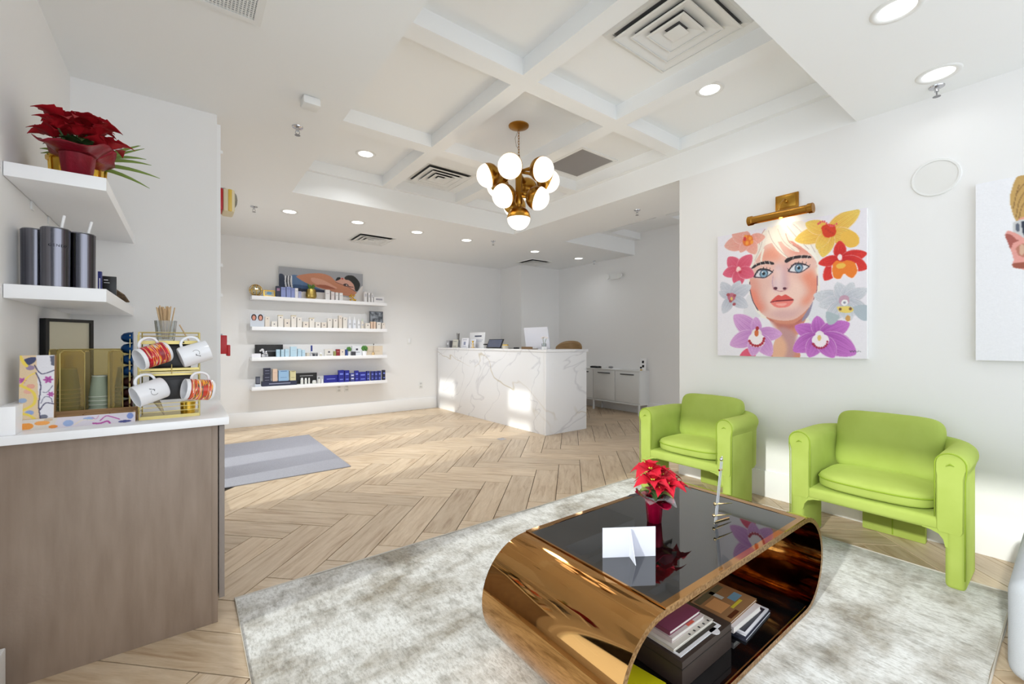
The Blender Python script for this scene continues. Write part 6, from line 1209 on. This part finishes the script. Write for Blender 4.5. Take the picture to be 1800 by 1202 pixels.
bt = bx('keepsake_box', mat('espresso_card', (58, 46, 40), .5), (1.32, 1.655, .80, 1.02, ZSs, ZSs + .095), bev=.002); tag(bt, 'flat espresso brown box holding the left book pile', 'box'); bx('lid_line', mat('espresso_dark', (34, 28, 26), .5), (1.319, 1.656, .799, 1.021, ZSs + .068, ZSs + .071), bt)
zb = ZSs + .0955
t = thing('folder', 'thin white edged folder with a round tab on the brown box', 'folder', (1.47, .915, zb), math.radians(0))
bx('sheet', M_white, (-.135, .135, -.1, .1, 0, .003), t); MB().lathe([(0, 0), (.02, 0), (.02, .002), (0, .002)], seg=20, M=Matrix.Translation((.085, -.1, .001))).build('tab', M_white, t)
bx('dark_insert', mat('dark_insert', (66, 60, 54), .5), (-.125, .125, -.088, .1, .003, .0045), t)
book('cream workbook with a row of black dots on the left pile', 1.465, .925, zb + .005, .265, .17, .010, 0, (218, 212, 200), marks=[(.42 + i * .12, .45 + i * .12, .03, .08, (40, 40, 44)) for i in range(5)])
book('thick pale coffee table book in the middle of the left pile', 1.462, .932, zb + .0155, .215, .145, .016, 0, (214, 200, 196), marks=[(.5, .7, .02, .1, (226, 90, 60))])
book('glossy mauve book on top of the left pile', 1.462, .938, zb + .032, .2, .13, .014, 0, (132, 70, 92))
book('white bordered black magazine at the bottom of the right pile', 1.86, .875, ZSs, .27, .17, .012, 4, (46, 48, 60), page=(236, 236, 240), name='magazine', cat='magazine')
book('thin black booklet with a white border on the right pile', 1.865, .872, ZSs + .0125, .25, .15, .006, 4, (206, 206, 212), name='magazine', cat='magazine', marks=[(.06, .94, .06, .94, (40, 42, 54))])
book('thick white magazine in the middle of the right pile', 1.835, .905, ZSs + .019, .24, .17, .022, 0, (224, 216, 214), name='magazine', cat='magazine')
tm = book('brown fashion magazine with a glossy portrait cover on top of the right pile', 1.845, .925, ZSs + .0415, .25, .17, .01, 2, (150, 112, 76), name='magazine', cat='magazine',
     marks=[(.05, .9, .78, .95, (96, 90, 66)), (.1, .45, .3, .7, (206, 150, 96)), (.62, .9, .3, .5, (110, 150, 170)), (.4, .75, .2, .27, (214, 196, 60)), (.1, .4, .05, .15, (90, 50, 30)), (.5, .6, .55, .9, (180, 180, 170))])
book('bright yellow green booklet at the near edge of the lower glass shelf', 1.20, .92, ZSs, .16, .18, .014, 8, (206, 200, 20), name='booklet', cat='booklet', marks=[(.4, .6, .6, .62, (150, 140, 20))])

# sofa corner at the right
sf = thing('sofa', 'light grey upholstered sofa corner at the right edge', 'sofa', (2.3, .155, 0))
M_sofa = mat('sofa_fabric', (182, 186, 192), .95, spec=.15, bump=(260, .35))
bx('arm', M_sofa, (0, .78, -.2, 0, .012, .37), sf, bev=.05, seg=5); bx('base', M_sofa, (.02, .74, -1.7, -.19, .05, .27), sf, bev=.02, seg=3)
bx('seat_cushion', M_sofa, (.0, .6, -1.68, -.205, .26, .40), sf, bev=.05, seg=5); bx('back_cushion', M_sofa, (.58, .78, -1.68, -.205, .26, .72), sf, bev=.06, seg=5)
for x, y in ((.06, -.1), (.06, -1.6), (.7, -1.6), (.7, -.1)): MB().tube([(x, y, .0), (x, y, .06)], .015, 8).build('leg', M_black, sf)
